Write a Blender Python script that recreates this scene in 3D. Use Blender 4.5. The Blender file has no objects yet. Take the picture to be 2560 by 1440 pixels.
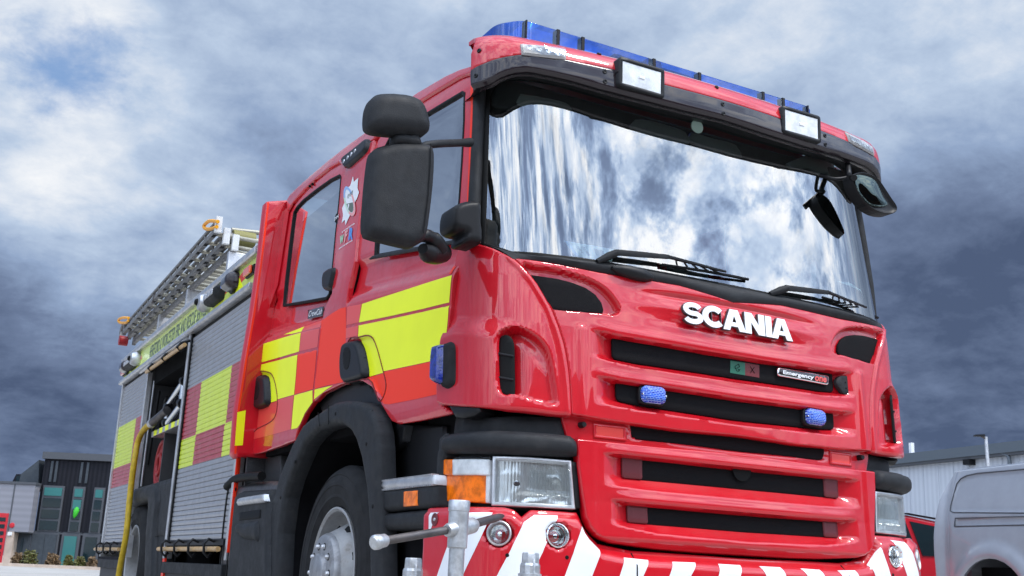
import bpy, bmesh, math, random
import numpy as np
from mathutils import Vector, Matrix
rnd = random.Random(7)
R = math.radians
scn = bpy.context.scene
COL = scn.collection
# ------------------------------------------------------------------ camera
YAW, PITCH, ROLL, FPX = 0.48446402, 0.25508356, 0.04388426, 2761.97
CAM = np.array([-3.10543587, -3.70833145, 0.53])
_f = np.array([math.sin(YAW)*math.cos(PITCH), math.cos(YAW)*math.cos(PITCH), math.sin(PITCH)])
_r = np.cross(_f, [0, 0, 1.0]); _r /= np.linalg.norm(_r); _u = np.cross(_r, _f)
_c, _s = math.cos(ROLL), math.sin(ROLL)
CR, CU = _c*_r+_s*_u, -_s*_r+_c*_u
cd = bpy.data.cameras.new('camera'); cam = bpy.data.objects.new('camera', cd); COL.objects.link(cam)
cam.matrix_world = Matrix(((CR[0], CU[0], -_f[0], CAM[0]), (CR[1], CU[1], -_f[1], CAM[1]), (CR[2], CU[2], -_f[2], CAM[2]), (0, 0, 0, 1)))
cd.sensor_width = 36; cd.lens = 36*FPX/2560; cd.clip_start = 0.05; cd.clip_end = 3000
cd.dof.use_dof = True; cd.dof.focus_distance = 4.6; cd.dof.aperture_fstop = 14.0
scn.camera = cam
scn.view_settings.view_transform = 'Standard'; scn.view_settings.look = 'None'
scn.view_settings.exposure = 0.0; scn.view_settings.gamma = 1; scn.view_settings.use_curve_mapping = False
try:
    scn.cycles.use_denoising = True; scn.cycles.max_bounces = 8; scn.cycles.transparent_max_bounces = 10
except Exception: pass
# ------------------------------------------------------------------ sky and sun
SUN_DIR = Vector((0.30, -0.44, 0.86)).normalized()
sun_el = math.asin(SUN_DIR.z); sun_az = math.atan2(SUN_DIR.x, SUN_DIR.y)
sl = bpy.data.lights.new('sun', 'SUN'); sl.energy = 2.2; sl.angle = R(8); sl.color = (1.0, 0.95, 0.88)
so = bpy.data.objects.new('sun', sl); COL.objects.link(so); so.rotation_euler = SUN_DIR.to_track_quat('Z', 'Y').to_euler()
W = bpy.data.worlds.new('World'); scn.world = W; W.use_nodes = True

class NT:
    """little helper to write node trees"""
    def __init__(s, tree): s.t = tree; s.N = tree.nodes; s.L = tree.links
    def n(s, typ, ins=None, **kw):
        nd = s.N.new(typ)
        for k, v in kw.items(): setattr(nd, k, v)
        for k, v in (ins or {}).items():
            if isinstance(v, bpy.types.NodeSocket): s.L.new(v, nd.inputs[k])
            else: nd.inputs[k].default_value = v
        return nd
    def m(s, op, a, b=0.0, c=0.0, clamp=False):
        nd = s.n('ShaderNodeMath', {0: a, 1: b, 2: c}, operation=op, use_clamp=clamp); return nd.outputs[0]
    def vm(s, op, a, b=(0, 0, 0)):
        nd = s.n('ShaderNodeVectorMath', {0: a, 1: b}, operation=op); return nd.outputs[1 if op in ('DOT_PRODUCT', 'LENGTH') else 0]
    def sstep(s, x, a, b, lo=0.0, hi=1.0):
        return s.n('ShaderNodeMapRange', {0: x, 1: a, 2: b, 3: lo, 4: hi}, interpolation_type='SMOOTHSTEP').outputs[0]
    def noise(s, vec, scale, detail=4, rough=.5, dist=0.0):
        return s.n('ShaderNodeTexNoise', {'Vector': vec, 'Scale': scale, 'Detail': detail, 'Roughness': rough, 'Distortion': dist}).outputs[0]
    def mix(s, f, a, b):
        nd = s.n('ShaderNodeMix', data_type='RGBA')
        for k, v in ((0, f), (6, a), (7, b)):
            if isinstance(v, bpy.types.NodeSocket): s.L.new(v, nd.inputs[k])
            else: nd.inputs[k].default_value = v if k == 0 else (*v[:3], 1)
        return nd.outputs[2]

def pxdir(x, y):
    d = _f + CR*(x-1280)/FPX - CU*(y-720)/FPX
    return d/np.linalg.norm(d)

wt = W.node_tree; wt.nodes.clear(); w = NT(wt)
SKYK = 0.1
D_ = w.n('ShaderNodeTexCoord').outputs['Generated']
D_ = w.n('ShaderNodeVectorMath', {0: D_}, operation='NORMALIZE').outputs[0]
sep = w.n('ShaderNodeSeparateXYZ', {0: D_}); dz = sep.outputs[2]
sky = w.n('ShaderNodeTexSky', sky_type='NISHITA', sun_disc=False, sun_elevation=sun_el, sun_rotation=sun_az)
skyc = w.n('ShaderNodeVectorMath', {0: sky.outputs[0], 1: (0.95, 0.95, 1.0)}, operation='MULTIPLY').outputs[0]
zz = w.m('ADD', w.m('MAXIMUM', dz, 0.0), 0.34)
pl = w.n('ShaderNodeVectorMath', {0: D_, 1: w.n('ShaderNodeCombineXYZ', {0: zz, 1: zz, 2: zz}).outputs[0]}, operation='DIVIDE').outputs[0]
pl = w.n('ShaderNodeVectorMath', {0: pl, 1: (1, 1, 0.35)}, operation='MULTIPLY').outputs[0]
big = w.noise(pl, 1.15, 3, .5, .4)
med = w.noise(pl, 4.2, 12, .60, .15)
fine = w.noise(pl, 14, 10, .62, .25)
def blob(px, py, r):   # soft patch of sky round the direction of a cloud seen there
    d = Vector(pxdir(px, py)); dp = w.vm('DOT_PRODUCT', D_, tuple(d))
    return w.sstep(dp, math.cos(r), 1.0)
back = w.sstep(w.vm('DOT_PRODUCT', D_, tuple(Vector((-0.25, -0.8, 0.55)).normalized())), -0.15, 0.62)
# brightness of the cloud deck
lum = w.m('ADD', w.m('MULTIPLY', w.m('SUBTRACT', med, .5), w.m('MULTIPLY_ADD', back, .5, .82)), w.m('MULTIPLY', w.m('SUBTRACT', fine, .5), w.m('MULTIPLY_ADD', back, .3, .42)))
lum = w.m('ADD', lum, w.m('MULTIPLY', w.m('SUBTRACT', big, .5), 1.0))
lum = w.m('ADD', lum, .43)
for (px_, py_, r_, a_) in ((330, 600, .16, .38), (40, 340, .10, .20), (60, 40, .12, .30), (640, 300, .2, .08), (1000, 60, .3, .10), (2150, 150, .25, .22), (2500, 880, .20, -.22),
                           (60, 960, .16, -.12), (250, 1080, .22, -.12), (2350, 1120, .22, -.05), (560, 440, .10, -.14), (1500, 0, .3, .06), (2420, 560, .14, -.08)):
    lum = w.m('ADD', lum, w.m('MULTIPLY', blob(px_, py_, r_), a_))
hor = w.sstep(dz, 0.32, 0.0)
lum = w.m('SUBTRACT', lum, w.m('MULTIPLY', hor, w.m('MULTIPLY', w.m('SUBTRACT', 1.0, back), 0.10)))
bn_ = w.noise(pl, 5.2, 14, .63, .12)
cov = w.sstep(w.m('ADD', bn_, w.m('MULTIPLY', w.m('SUBTRACT', fine, .5), .35)), .38, .56)
shade = w.m('MULTIPLY_ADD', w.m('SUBTRACT', w.noise(pl, 11, 10, .6, .2), .5), 1.5, .0)
lumK = w.m('ADD', w.m('MULTIPLY_ADD', cov, .60, .27), w.m('MULTIPLY', shade, w.m('MULTIPLY_ADD', cov, .8, .2)))
lumB = w.m('ADD', w.m('MULTIPLY', lum, w.m('SUBTRACT', 1.0, back)), w.m('MULTIPLY', lumK, back))
rampn = w.n('ShaderNodeValToRGB', {0: lumB}); cr = rampn.color_ramp
cr.elements[0].position = 0.0; cr.elements[0].color = (.078, .112, .20, 1)
cr.elements[1].position = 1.0; cr.elements[1].color = (.92, .94, .97, 1)
for p_, c_ in ((.25, (.160, .215, .345)), (.5, (.30, .40, .59)), (.72, (.50, .61, .78))):
    e = cr.elements.new(p_); e.color = (*c_, 1)
lowb = w.sstep(dz, 0.05, 0.42)
gain = w.m('MULTIPLY_ADD', w.m('MULTIPLY', back, lowb), 3.0, 1.0)
cl = w.n('ShaderNodeVectorMath', {0: rampn.outputs[0]}, operation='SCALE'); w.L.new(w.m('MULTIPLY', gain, 1/SKYK), cl.inputs[3])
# holes of blue between the clouds
hole = w.m('ADD', w.m('MULTIPLY', w.m('SUBTRACT', .56, w.noise(pl, 6.0, 12, .62, .2)), 1.0), w.m('MULTIPLY', w.m('SUBTRACT', .5, fine), .4))
hole = w.m('ADD', hole, w.m('MULTIPLY', w.m('SUBTRACT', 1.0, back), -.26))
for (px_, py_, r_, a_) in ((210, 80, .10, .24), (130, 190, .07, .16), (290, 150, .06, .14)):
    hole = w.m('ADD', hole, w.m('MULTIPLY', blob(px_, py_, r_), a_))
hm = w.sstep(hole, 0.04, 0.46)
blue = w.n('ShaderNodeVectorMath', {0: w.mix(w.m('MULTIPLY', back, 1.0), (.17, .36, .72), (.10, .22, .42))}, operation='SCALE'); blue.inputs[3].default_value = 1/SKYK
skymix = w.mix(0.25, blue.outputs[0], skyc)
col = w.mix(w.m('MULTIPLY', hm, .85), cl.outputs[0], skymix)
bg = w.n('ShaderNodeBackground', {'Color': col, 'Strength': SKYK})
w.L.new(bg.outputs[0], w.n('ShaderNodeOutputWorld').inputs[0])

# ------------------------------------------------------------------ materials
def mat(name, col=(.5, .5, .5), rough=.5, metal=0, coat=0, coat_rough=.03, coat_ior=1.5, spec=.5, bump=0, bscale=200, var=0, vscale=6, emit=None, dirt=0, dirtcol=(.12, .10, .08), trans=0, ior=1.45, fn=None):
    m = bpy.data.materials.new(name); m.use_nodes = True; t = NT(m.node_tree)
    b = t.N['Principled BSDF']
    b.inputs['Base Color'].default_value = (*col, 1); b.inputs['Roughness'].default_value = rough; b.inputs['Metallic'].default_value = metal
    b.inputs['Coat Weight'].default_value = coat; b.inputs['Coat Roughness'].default_value = coat_rough; b.inputs['Coat IOR'].default_value = coat_ior
    b.inputs['Specular IOR Level'].default_value = spec; b.inputs['Transmission Weight'].default_value = trans; b.inputs['IOR'].default_value = ior
    P = t.n('ShaderNodeNewGeometry').outputs['Position']
    c = None
    if fn: c = fn(t, P)
    if var or dirt:
        base = c if c is not None else t.n('ShaderNodeRGB').outputs[0]
        if c is None: base.default_value = (*col, 1)
        if var:
            nv = t.noise(P, vscale, 5, .6)
            base = t.mix(t.sstep(nv, .3, .7), t.n('ShaderNodeVectorMath', {0: base, 1: (1-var,)*3}, operation='MULTIPLY').outputs[0], t.n('ShaderNodeVectorMath', {0: base, 1: (1+var,)*3}, operation='MULTIPLY').outputs[0])
        if dirt:
            nd = t.noise(P, 9, 7, .7)
            base = t.mix(t.m('MULTIPLY', t.sstep(nd, .48, .75), dirt), base, dirtcol)
            t.L.new(t.sstep(nd, .3, .8, rough, min(1, rough+.25)), b.inputs['Roughness'])
        c = base
    if c is not None: t.L.new(c, b.inputs['Base Color'])
    if bump:
        bn = t.n('ShaderNodeBump', {'Height': t.noise(P, bscale, 2, .5), 'Strength': bump, 'Distance': .002})
        t.L.new(bn.outputs[0], b.inputs['Normal'])
    if emit:
        b.inputs['Emission Color'].default_value = (*emit[0], 1); b.inputs['Emission Strength'].default_value = emit[1]
    return m
def boxmask(t, P, y0, y1, z0, z1):
    s = t.n('ShaderNodeSeparateXYZ', {0: P})
    a = t.m('MULTIPLY', t.m('GREATER_THAN', s.outputs[1], y0), t.m('LESS_THAN', s.outputs[1], y1))
    b = t.m('MULTIPLY', t.m('GREATER_THAN', s.outputs[2], z0), t.m('LESS_THAN', s.outputs[2], z1))
    return t.m('MULTIPLY', a, b)

RED = (.54, .003, .012)
M = {}
def paintbump(m, sc=3.0, st=.12):
    t = NT(m.node_tree); P = t.n('ShaderNodeNewGeometry').outputs['Position']; b = t.N['Principled BSDF']
    bn = t.n('ShaderNodeBump', {'Height': t.noise(P, sc, 2, .5), 'Strength': st, 'Distance': .02})
    t.L.new(bn.outputs[0], b.inputs['Coat Normal']); return m
M['red'] = paintbump(mat('red_paint', RED, .32, coat=1, coat_rough=.025, coat_ior=1.55, var=.07, vscale=2, spec=.3, dirt=.10, dirtcol=(.30, .03, .03)))
M['darkred'] = mat('dark_red_plastic', (.13, .02, .025), .4)
M['plastic'] = mat('black_textured_plastic', (.017, .018, .020), .50, spec=.28, bump=.5, bscale=260, var=.18, vscale=22, dirt=.15, dirtcol=(.10, .095, .09))
M['dkplastic'] = mat('dark_plastic', (.009, .009, .010), .42, spec=.3, bump=.2, bscale=500)
M['void'] = mat('unlit_hollow_black', (.006, .006, .007), .9, spec=.1, var=.3)  # near-black: shade of hollows and undersides put into the colour
M['glossblk'] = paintbump(mat('gloss_dark_acrylic', (.020, .013, .016), .25, coat=1, coat_rough=.03, coat_ior=1.4, spec=.2), 3, .1)
M['rubber'] = mat('rubber', (.017, .017, .018), .72, spec=.25, bump=.3, bscale=300, var=.25, vscale=10, dirt=.25, dirtcol=(.07, .065, .06))
M['mesh'] = mat('black_mesh', (.007, .007, .008), .8, spec=.15, bump=.8, bscale=420)
M['yellow'] = mat('fluorescent_yellow_film', (.86, .93, .004), .42, coat=.25, coat_rough=.06, coat_ior=1.4, var=.02)
M['orange'] = mat('fluorescent_red_film', (.90, .035, .006), .42, coat=.15, coat_rough=.05, coat_ior=1.4, spec=.3)
M['redfilm'] = mat('red_reflective_film', (.76, .06, .045), .35, coat=.5, coat_rough=.05, coat_ior=1.5)
M['white'] = mat('white_film', (.78, .79, .80), .35, coat=.4, var=.03, dirt=.05)
M['chrome'] = mat('polished_metal', (.82, .83, .84), .12, 1)
M['alu'] = mat('aluminium', (.62, .62, .63), .38, 1, bump=.2, bscale=250, var=.12, vscale=14, dirt=.15)
M['galv'] = mat('galvanised_steel', (.55, .56, .57), .40, 1, bump=.3, bscale=120, var=.2, vscale=35, dirt=.35, dirtcol=(.10, .09, .085))
M['steel'] = mat('dark_steel_bar', (.12, .11, .11), .38, .85, bump=.2, bscale=300, dirt=.3, dirtcol=(.16, .13, .11), var=.2, vscale=20)
M['wood'] = mat('wooden_pole', (.50, .31, .13), .5, coat=.3, var=.15, vscale=25)
M['hose'] = mat('yellow_hose', (.50, .33, .012), .45, bump=.3, bscale=160, dirt=.5, dirtcol=(.12, .08, .02), var=.15, vscale=20)
M['redhose'] = mat('red_rubber', (.30, .012, .014), .45, var=.1)
M['grey'] = mat('light_grey_interior', (.40, .38, .37), .8)
M['cream'] = mat('pale_trim', (.55, .55, .52), .6)
M['int'] = mat('dark_cab_interior', (.05, .052, .055), .8, var=.2)
M['lettersil'] = mat('white_letter_enamel', (.86, .87, .89), .25, coat=.6)
M['black'] = mat('matt_black', (.004, .004, .004), .6, spec=.2)
M['letgrey'] = mat('grey_print', (.11, .14, .11), .5)
M['letred'] = mat('red_print', (.75, .10, .09), .4)
M['bluep'] = mat('blue_print', (.08, .26, .62), .4)
M['greenp'] = mat('green_print', (.35, .62, .40), .4)
M['pink'] = mat('pale_red_print', (.75, .33, .33), .4)
M['paper'] = mat('white_paper', (.75, .80, .82), .7, var=.03)
M['pblue'] = mat('blue_card', (.25, .45, .75), .6)
M['amberc'] = mat('amber_lens', (.85, .17, .004), .22, coat=.25, spec=.3, bump=.6, bscale=120, var=.35, vscale=22)
M['clearlens'] = mat('frosted_clear_lens', (.66, .68, .68), .2, coat=.5, spec=.5, bump=.6, bscale=200, var=.2, vscale=16)
def glassmat(name, tint=(.8, .9, .88), refl=.15, power=1.0, rough=.0, coltint=(1, 1, 1)):
    m = bpy.data.materials.new(name); m.use_nodes = True; t = NT(m.node_tree); t.N.clear()
    tr = t.n('ShaderNodeBsdfTransparent', {'Color': (*tint, 1)}); gl = t.n('ShaderNodeBsdfGlossy', {'Color': (*coltint, 1), 'Roughness': rough})
    fr = t.n('ShaderNodeFresnel', {'IOR': 1.6}).outputs[0]
    f = t.m('ADD', refl, t.m('MULTIPLY', fr, power), clamp=True)
    mx = t.n('ShaderNodeMixShader', {0: f, 1: tr.outputs[0], 2: gl.outputs[0]})
    t.L.new(mx.outputs[0], t.n('ShaderNodeOutputMaterial').inputs[0]); return m
M['wsglass'] = glassmat('windscreen_glass', (.72, .88, .86), .20, 1.0)
M['sideglass'] = glassmat('side_window_glass', (.55, .66, .66), .42, 1.0)
M['lensglass'] = glassmat('clear_lens_glass', (.90, .93, .93), .07, .9)
M['blueglass'] = glassmat('blue_lens', (.22, .44, .86), .04, .35, coltint=(.8, .9, 1))
M['bluebody'] = mat('blue_translucent_plastic', (.12, .28, .62), .3, coat=1, coat_ior=1.6, var=.25, vscale=9)
M['bluebright'] = mat('bright_blue_reflector', (.15, .75, .95), .15, .3, coat=1)
M['bluelit'] = mat('blue_fluted_lens', (.03, .12, .62), .10, coat=1, coat_ior=1.7, bump=.9, bscale=110)
def lens_highlight_grid(name, c0, c1, sc):
    def fn(t, P):
        b = t.n('ShaderNodeTexBrick', {'Vector': t.n('ShaderNodeVectorMath', {0: P, 1: (1, .3, 1)}, operation='MULTIPLY').outputs[0], 'Scale': sc, 'Mortar Size': .022, 'Color1': (*c0, 1), 'Color2': (*c1, 1), 'Mortar': (.42, .60, .95, 1)})  # pale mortar lines paint grid highlights into the lens colour
        s = t.n('ShaderNodeSeparateXYZ', {0: P}); v = t.n('ShaderNodeCombineXYZ', {0: s.outputs[0], 1: s.outputs[2], 2: s.outputs[1]}).outputs[0]; t.L.new(v, b.inputs['Vector'])
        return t.mix(t.sstep(t.noise(P, 70, 3, .6), .5, .75), b.outputs[0], (.05, .15, .62))
    return mat(name, c0, .2, coat=.45, coat_ior=1.4, spec=.3, fn=fn, bump=.3, bscale=90)
M['bluelit'] = lens_highlight_grid('blue_fluted_lens', (.006, .03, .36), (.02, .11, .68), 34)
M['bluedark'] = mat('deep_blue_lens', (.006, .02, .22), .15, coat=.8, var=.5, vscale=30, bump=.6, bscale=90)
M['ladalu'] = mat('weathered_aluminium', (.21, .205, .20), .5, .55, var=.2, vscale=14, dirt=.3, bump=.2, bscale=200)
M['mirror'] = mat('mirror_glass', (.07, .09, .085), .03, 1)
def fluted(name, col, sc, metal=1, rough=.12):
    m = mat(name, col, rough, metal); t = NT(m.node_tree); P = t.n('ShaderNodeNewGeometry').outputs['Position']
    wv = t.n('ShaderNodeTexWave', {'Vector': P, 'Scale': sc}, bands_direction='X').outputs[1]
    bn = t.n('ShaderNodeBump', {'Height': wv, 'Strength': .5, 'Distance': .004}); t.L.new(bn.outputs[0], t.N['Principled BSDF'].inputs['Normal']); return m
M['reflector'] = mat('lamp_reflector', (.85, .86, .86), .12, 1)
_t = NT(M['reflector'].node_tree); _P = _t.n('ShaderNodeNewGeometry').outputs['Position']
_v = _t.n('ShaderNodeTexVoronoi', {'Vector': _P, 'Scale': 13}).outputs[0]; _b = _t.n('ShaderNodeBump', {'Height': _v, 'Strength': .2, 'Distance': .01}); _t.L.new(_b.outputs[0], _t.N['Principled BSDF'].inputs['Normal'])
M['flutelens'] = glassmat('fluted_lens_glass', (.95, .97, .97), .0, .55)
M['dash'] = mat('light_grey_dashboard', (.17, .175, .18), .7)

# ------------------------------------------------------------------ generic builders
def link(o, parent=None):
    COL.objects.link(o)
    if parent is not None: o.parent = parent
    return o
def mobj(name, V, F, m, parent=None, smooth=True, label=None, loc=None):
    me = bpy.data.meshes.new(name); me.from_pydata([tuple(map(float, v)) for v in V], [], [list(f) for f in F]); me.update()
    if smooth: me.polygons.foreach_set('use_smooth', [True]*len(me.polygons))
    me.materials.append(M[m] if isinstance(m, str) else m)
    o = bpy.data.objects.new(name, me)
    if loc is not None: o.location = loc
    if label: o['label'] = label
    return link(o, parent)
def bmobj(name, bm, m, parent=None, smooth=False, bevel=0, angle=30, label=None, segs=2):
    me = bpy.data.meshes.new(name); bmesh.ops.recalc_face_normals(bm, faces=bm.faces); bm.to_mesh(me); bm.free()
    me.materials.append(M[m] if isinstance(m, str) else m)
    if smooth or bevel: me.polygons.foreach_set('use_smooth', [True]*len(me.polygons))
    if smooth or bevel:
        try: me.set_sharp_from_angle(angle=R(50 if not bevel else 180))
        except Exception: pass
    o = bpy.data.objects.new(name, me); link(o, parent)
    if bevel:
        b = o.modifiers.new('bevel', 'BEVEL'); b.width = bevel; b.segments = segs; b.limit_method = 'ANGLE'; b.angle_limit = R(angle); b.harden_normals = True
    if label: o['label'] = label
    return o
def empty(name, loc=(0, 0, 0), label=None, cat=None, group=None, rz=0):
    o = bpy.data.objects.new(name, None); o.location = loc; o.rotation_euler = (0, 0, rz); o.empty_display_size = .2
    link(o)
    if label: o['label'] = label
    if cat: o['category'] = cat
    if group: o['group'] = group
    return o
def node(name, parent):   # an Empty that carries sub-parts of a part
    o = bpy.data.objects.new(name, None); o.empty_display_size = .05; return link(o, parent)
def add_box(bm, lo, hi, M4=None):
    vs = [bm.verts.new(Vector((x, y, z))) for x in (lo[0], hi[0]) for y in (lo[1], hi[1]) for z in (lo[2], hi[2])]
    for a in ((0, 1, 3, 2), (4, 6, 7, 5), (0, 4, 5, 1), (2, 3, 7, 6), (0, 2, 6, 4), (1, 5, 7, 3)): bm.faces.new([vs[i] for i in a])
    if M4 is not None:
        for v in vs: v.co = M4 @ v.co
def box(name, lo, hi, m, parent=None, bevel=0, M4=None, label=None):
    bm = bmesh.new(); add_box(bm, lo, hi, M4); return bmobj(name, bm, m, parent, bevel=bevel, label=label)
def catmull(pts, n=8, closed=False):
    P = [np.array(p, float) for p in pts]; out = []; k = len(P)
    rng = range(k) if closed else range(k-1)
    for i in rng:
        p0 = P[(i-1) % k] if closed or i > 0 else 2*P[0]-P[1]; p1 = P[i]; p2 = P[(i+1) % k]
        p3 = P[(i+2) % k] if closed or i+2 < k else 2*P[-1]-P[-2]
        for j in range(n):
            t = j/n; out.append(.5*((2*p1)+(-p0+p2)*t+(2*p0-5*p1+4*p2-p3)*t*t+(-p0+3*p1-3*p2+p3)*t**3))
    if not closed: out.append(P[-1])
    return out
def tube_geo(path, rad, seg=12, flat=1.0, up=None):
    P = [np.array(p, float) for p in path]; n = len(P)
    rr = rad if hasattr(rad, '__len__') else [rad]*n
    V, F = [], []; prev = None
    for i in range(n):
        t = P[min(i+1, n-1)]-P[max(i-1, 0)]; t = t/(np.linalg.norm(t)+1e-9)
        if prev is None:
            a = np.array(up if up is not None else ([0, 0, 1.] if abs(t[2]) < .9 else [1., 0, 0])); a = a-t*(a@t)
        else: a = prev-t*(prev@t)
        a /= np.linalg.norm(a)+1e-9; prev = a; b = np.cross(t, a)
        for k in range(seg):
            th = 2*math.pi*k/seg; V.append(P[i]+rr[i]*(a*math.cos(th)*flat+b*math.sin(th)))
    for i in range(n-1):
        for k in range(seg): F.append((i*seg+k, i*seg+(k+1) % seg, (i+1)*seg+(k+1) % seg, (i+1)*seg+k))
    F.append(tuple(range(seg))[::-1]); F.append(tuple((n-1)*seg+k for k in range(seg)))
    return V, F
def tube(name, path, rad, m, parent=None, seg=12, flat=1.0, up=None, label=None):
    V, F = tube_geo(path, rad, seg, flat, up); o = mobj(name, V, F, m, parent, True, label)
    try: o.data.set_sharp_from_angle(angle=R(50))
    except Exception: pass
    return o
def lathe_geo(prof, origin, axis, seg=32, ang0=0.0, ang1=2*math.pi):
    """prof: list of (radius, distance along axis)"""
    ax = np.array(axis, float); ax /= np.linalg.norm(ax)
    a = np.array([0, 0, 1.]) if abs(ax[2]) < .9 else np.array([1., 0, 0]); a = a-ax*(a@ax); a /= np.linalg.norm(a); b = np.cross(ax, a)
    V, F = [], []; o = np.array(origin, float)
    for r, h in prof:
        for k in range(seg):
            th = 2*math.pi*k/seg; V.append(o+ax*h+r*(a*math.cos(th)+b*math.sin(th)))
    for i in range(len(prof)-1):
        for k in range(seg): F.append((i*seg+k, i*seg+(k+1) % seg, (i+1)*seg+(k+1) % seg, (i+1)*seg+k))
    if prof[0][0] > 1e-6: F.append(tuple(range(seg))[::-1])
    if prof[-1][0] > 1e-6: F.append(tuple((len(prof)-1)*seg+k for k in range(seg)))
    return V, F
def lathe(name, prof, origin, axis, m, parent=None, seg=32, label=None, sharp=35, cap=True):
    V, F = lathe_geo(prof, origin, axis, seg)
    if not cap: F = [f for f in F if len(f) == 4]
    bm = bmesh.new(); vs = [bm.verts.new(v) for v in V]
    for f in F:
        try: bm.faces.new([vs[i] for i in f])
        except Exception: pass
    bmesh.ops.remove_doubles(bm, verts=bm.verts, dist=1e-6); bmesh.ops.recalc_face_normals(bm, faces=bm.faces)
    me = bpy.data.meshes.new(name); bm.to_mesh(me); bm.free(); me.materials.append(M[m] if isinstance(m, str) else m)
    me.polygons.foreach_set('use_smooth', [True]*len(me.polygons))
    try: me.set_sharp_from_angle(angle=R(sharp))
    except Exception: pass
    o = bpy.data.objects.new(name, me); link(o, parent)
    if label: o['label'] = label
    return o
def z_(ox, oy, s): return lambda pts: [(ox+x/s, oy+y/s) for x, y in pts]
ZA = z_(1160, 0, 3.6); ZB = z_(1700, 150, 3.512); ZC = z_(820, 150, 2.618); ZD = z_(560, 400, 1.8); ZE = z_(200, 480, 2.769); ZF = z_(200, 880, 2.571)
ZG = z_(600, 800, 2.25); ZH = z_(0, 1080, 4); ZI = z_(1160, 180, 2.3227); ZJ = z_(1100, 560, 2.667); ZK = z_(1600, 700, 2.88); ZL = z_(860, 1020, 3.428)
ZM = z_(1400, 1000, 2.844); ZN = z_(2080, 1060, 3.79); ZO = z_(820, 400, 3.6); ZP = z_(1500, 560, 3.459)
def onplane(p, ax, v):
    d = pxdir(*p); return CAM+d*((v-CAM[ax])/d[ax])
def proj(P):
    d = np.atleast_2d(P)-CAM; z = d@_f
    return np.stack([1280+FPX*(d@CR)/z, 720-FPX*(d@CU)/z], -1)
def trace(S, pts, g):
    """where the picture points lie on the surface S(u, v)"""
    out = []
    for p in pts:
        u, v = g if not out else out[-1]
        for _ in range(14):
            q = S(np.array([u, u+1e-4, u]), np.array([v, v, v+1e-4])); s = proj(q)
            J = np.array([(s[1]-s[0])/1e-4, (s[2]-s[0])/1e-4]).T; e = np.array(p)-s[0]
            try: st = np.linalg.solve(J, e)
            except Exception: break
            st = np.clip(st, -.35, .35); u += st[0]; v += st[1]
            if abs(e).max() < .02: break
        out.append((u, v))
    return out
def carea(p): return .5*sum(p[i][0]*p[(i+1) % len(p)][1]-p[(i+1) % len(p)][0]*p[i][1] for i in range(len(p)))
def ccw(p): return list(p) if carea(p) > 0 else list(p)[::-1]
def inset(p, d):
    p = ccw(p); n = len(p); out = []
    for i in range(n):
        a = np.array(p[i-1]); b = np.array(p[i]); c = np.array(p[(i+1) % n])
        e1 = b-a; e2 = c-b; e1 = e1/(np.linalg.norm(e1)+1e-9); e2 = e2/(np.linalg.norm(e2)+1e-9)
        n1 = np.array([-e1[1], e1[0]]); n2 = np.array([-e2[1], e2[0]]); m_ = n1+n2; m_ /= max(np.linalg.norm(m_), .3)
        out.append(tuple(b+m_*d/max(.5, m_@n1)))
    return out
def roundpoly(p, r, n=4):
    p = ccw(p); k = len(p); out = []
    for i in range(k):
        a = np.array(p[i-1], float); b = np.array(p[i], float); c = np.array(p[(i+1) % k], float)
        l1 = np.linalg.norm(a-b); l2 = np.linalg.norm(c-b); q = min(r, l1*.45, l2*.45)
        A_ = b+(a-b)/l1*q; C_ = b+(c-b)/l2*q
        for j in range(n+1):
            t = j/n; out.append(tuple((1-t)**2*A_+2*t*(1-t)*b+t*t*C_))
    return out
def smoothpoly(p, n=5): return [tuple(q) for q in catmull(p, n, True)]
def ringsplit(outer, hole):
    outer, hole = ccw(outer), ccw(hole)
    i1 = min(range(len(hole)), key=lambda i: hole[i][0]); i2 = max(range(len(hole)), key=lambda i: hole[i][0])
    def near(q, side):
        c = [j for j in range(len(outer)) if (outer[j][0] < q[0]) == side]
        if not c: print('RINGSPLIT', outer[:3], hole[:3], min(outer), max(outer), min(hole), max(hole)); c = range(len(outer))
        return min(c, key=lambda j: (outer[j][0]-q[0])**2+(outer[j][1]-q[1])**2)
    j1, j2 = near(hole[i1], True), near(hole[i2], False)
    def seq(L, a, b):
        o = [L[a]]
        while a != b: a = (a+1) % len(L); o.append(L[a])
        return o
    return [seq(outer, j1, j2)+seq(hole, i1, i2)[::-1], seq(outer, j2, j1)+seq(hole, i2, i1)[::-1]]
def clipcell(poly, x0, x1, y0, y1):
    for ax, val, sg in ((0, x0, 1), (0, x1, -1), (1, y0, 1), (1, y1, -1)):
        out = []; n = len(poly)
        if n < 3: return []
        for i in range(n):
            a = poly[i-1]; b = poly[i]; da = (a[ax]-val)*sg; db = (b[ax]-val)*sg
            if (da < 0) != (db < 0):
                t = da/(da-db); q = [a[0]+(b[0]-a[0])*t, a[1]+(b[1]-a[1])*t]; q[ax] = val; out.append(tuple(q))
            if db >= 0: out.append(b)
        poly = out
    return poly
def pip(poly, X, Y):
    c = np.zeros(X.shape, bool); n = len(poly)
    for i in range(n):
        x1, y1 = poly[i-1]; x2, y2 = poly[i]
        k = ((y1 > Y) != (y2 > Y)); 
        if y1 != y2: c ^= k & (X < (x2-x1)*(Y-y1)/(y2-y1)+x1)
    return c
def normals(S, U, V, sg=1):
    e = 1e-3; a = S(U+e, V)-S(U-e, V); b = S(U, V+e)-S(U, V-e); n = np.cross(a, b)
    return n/np.linalg.norm(n, axis=1)[:, None]*sg
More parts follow.
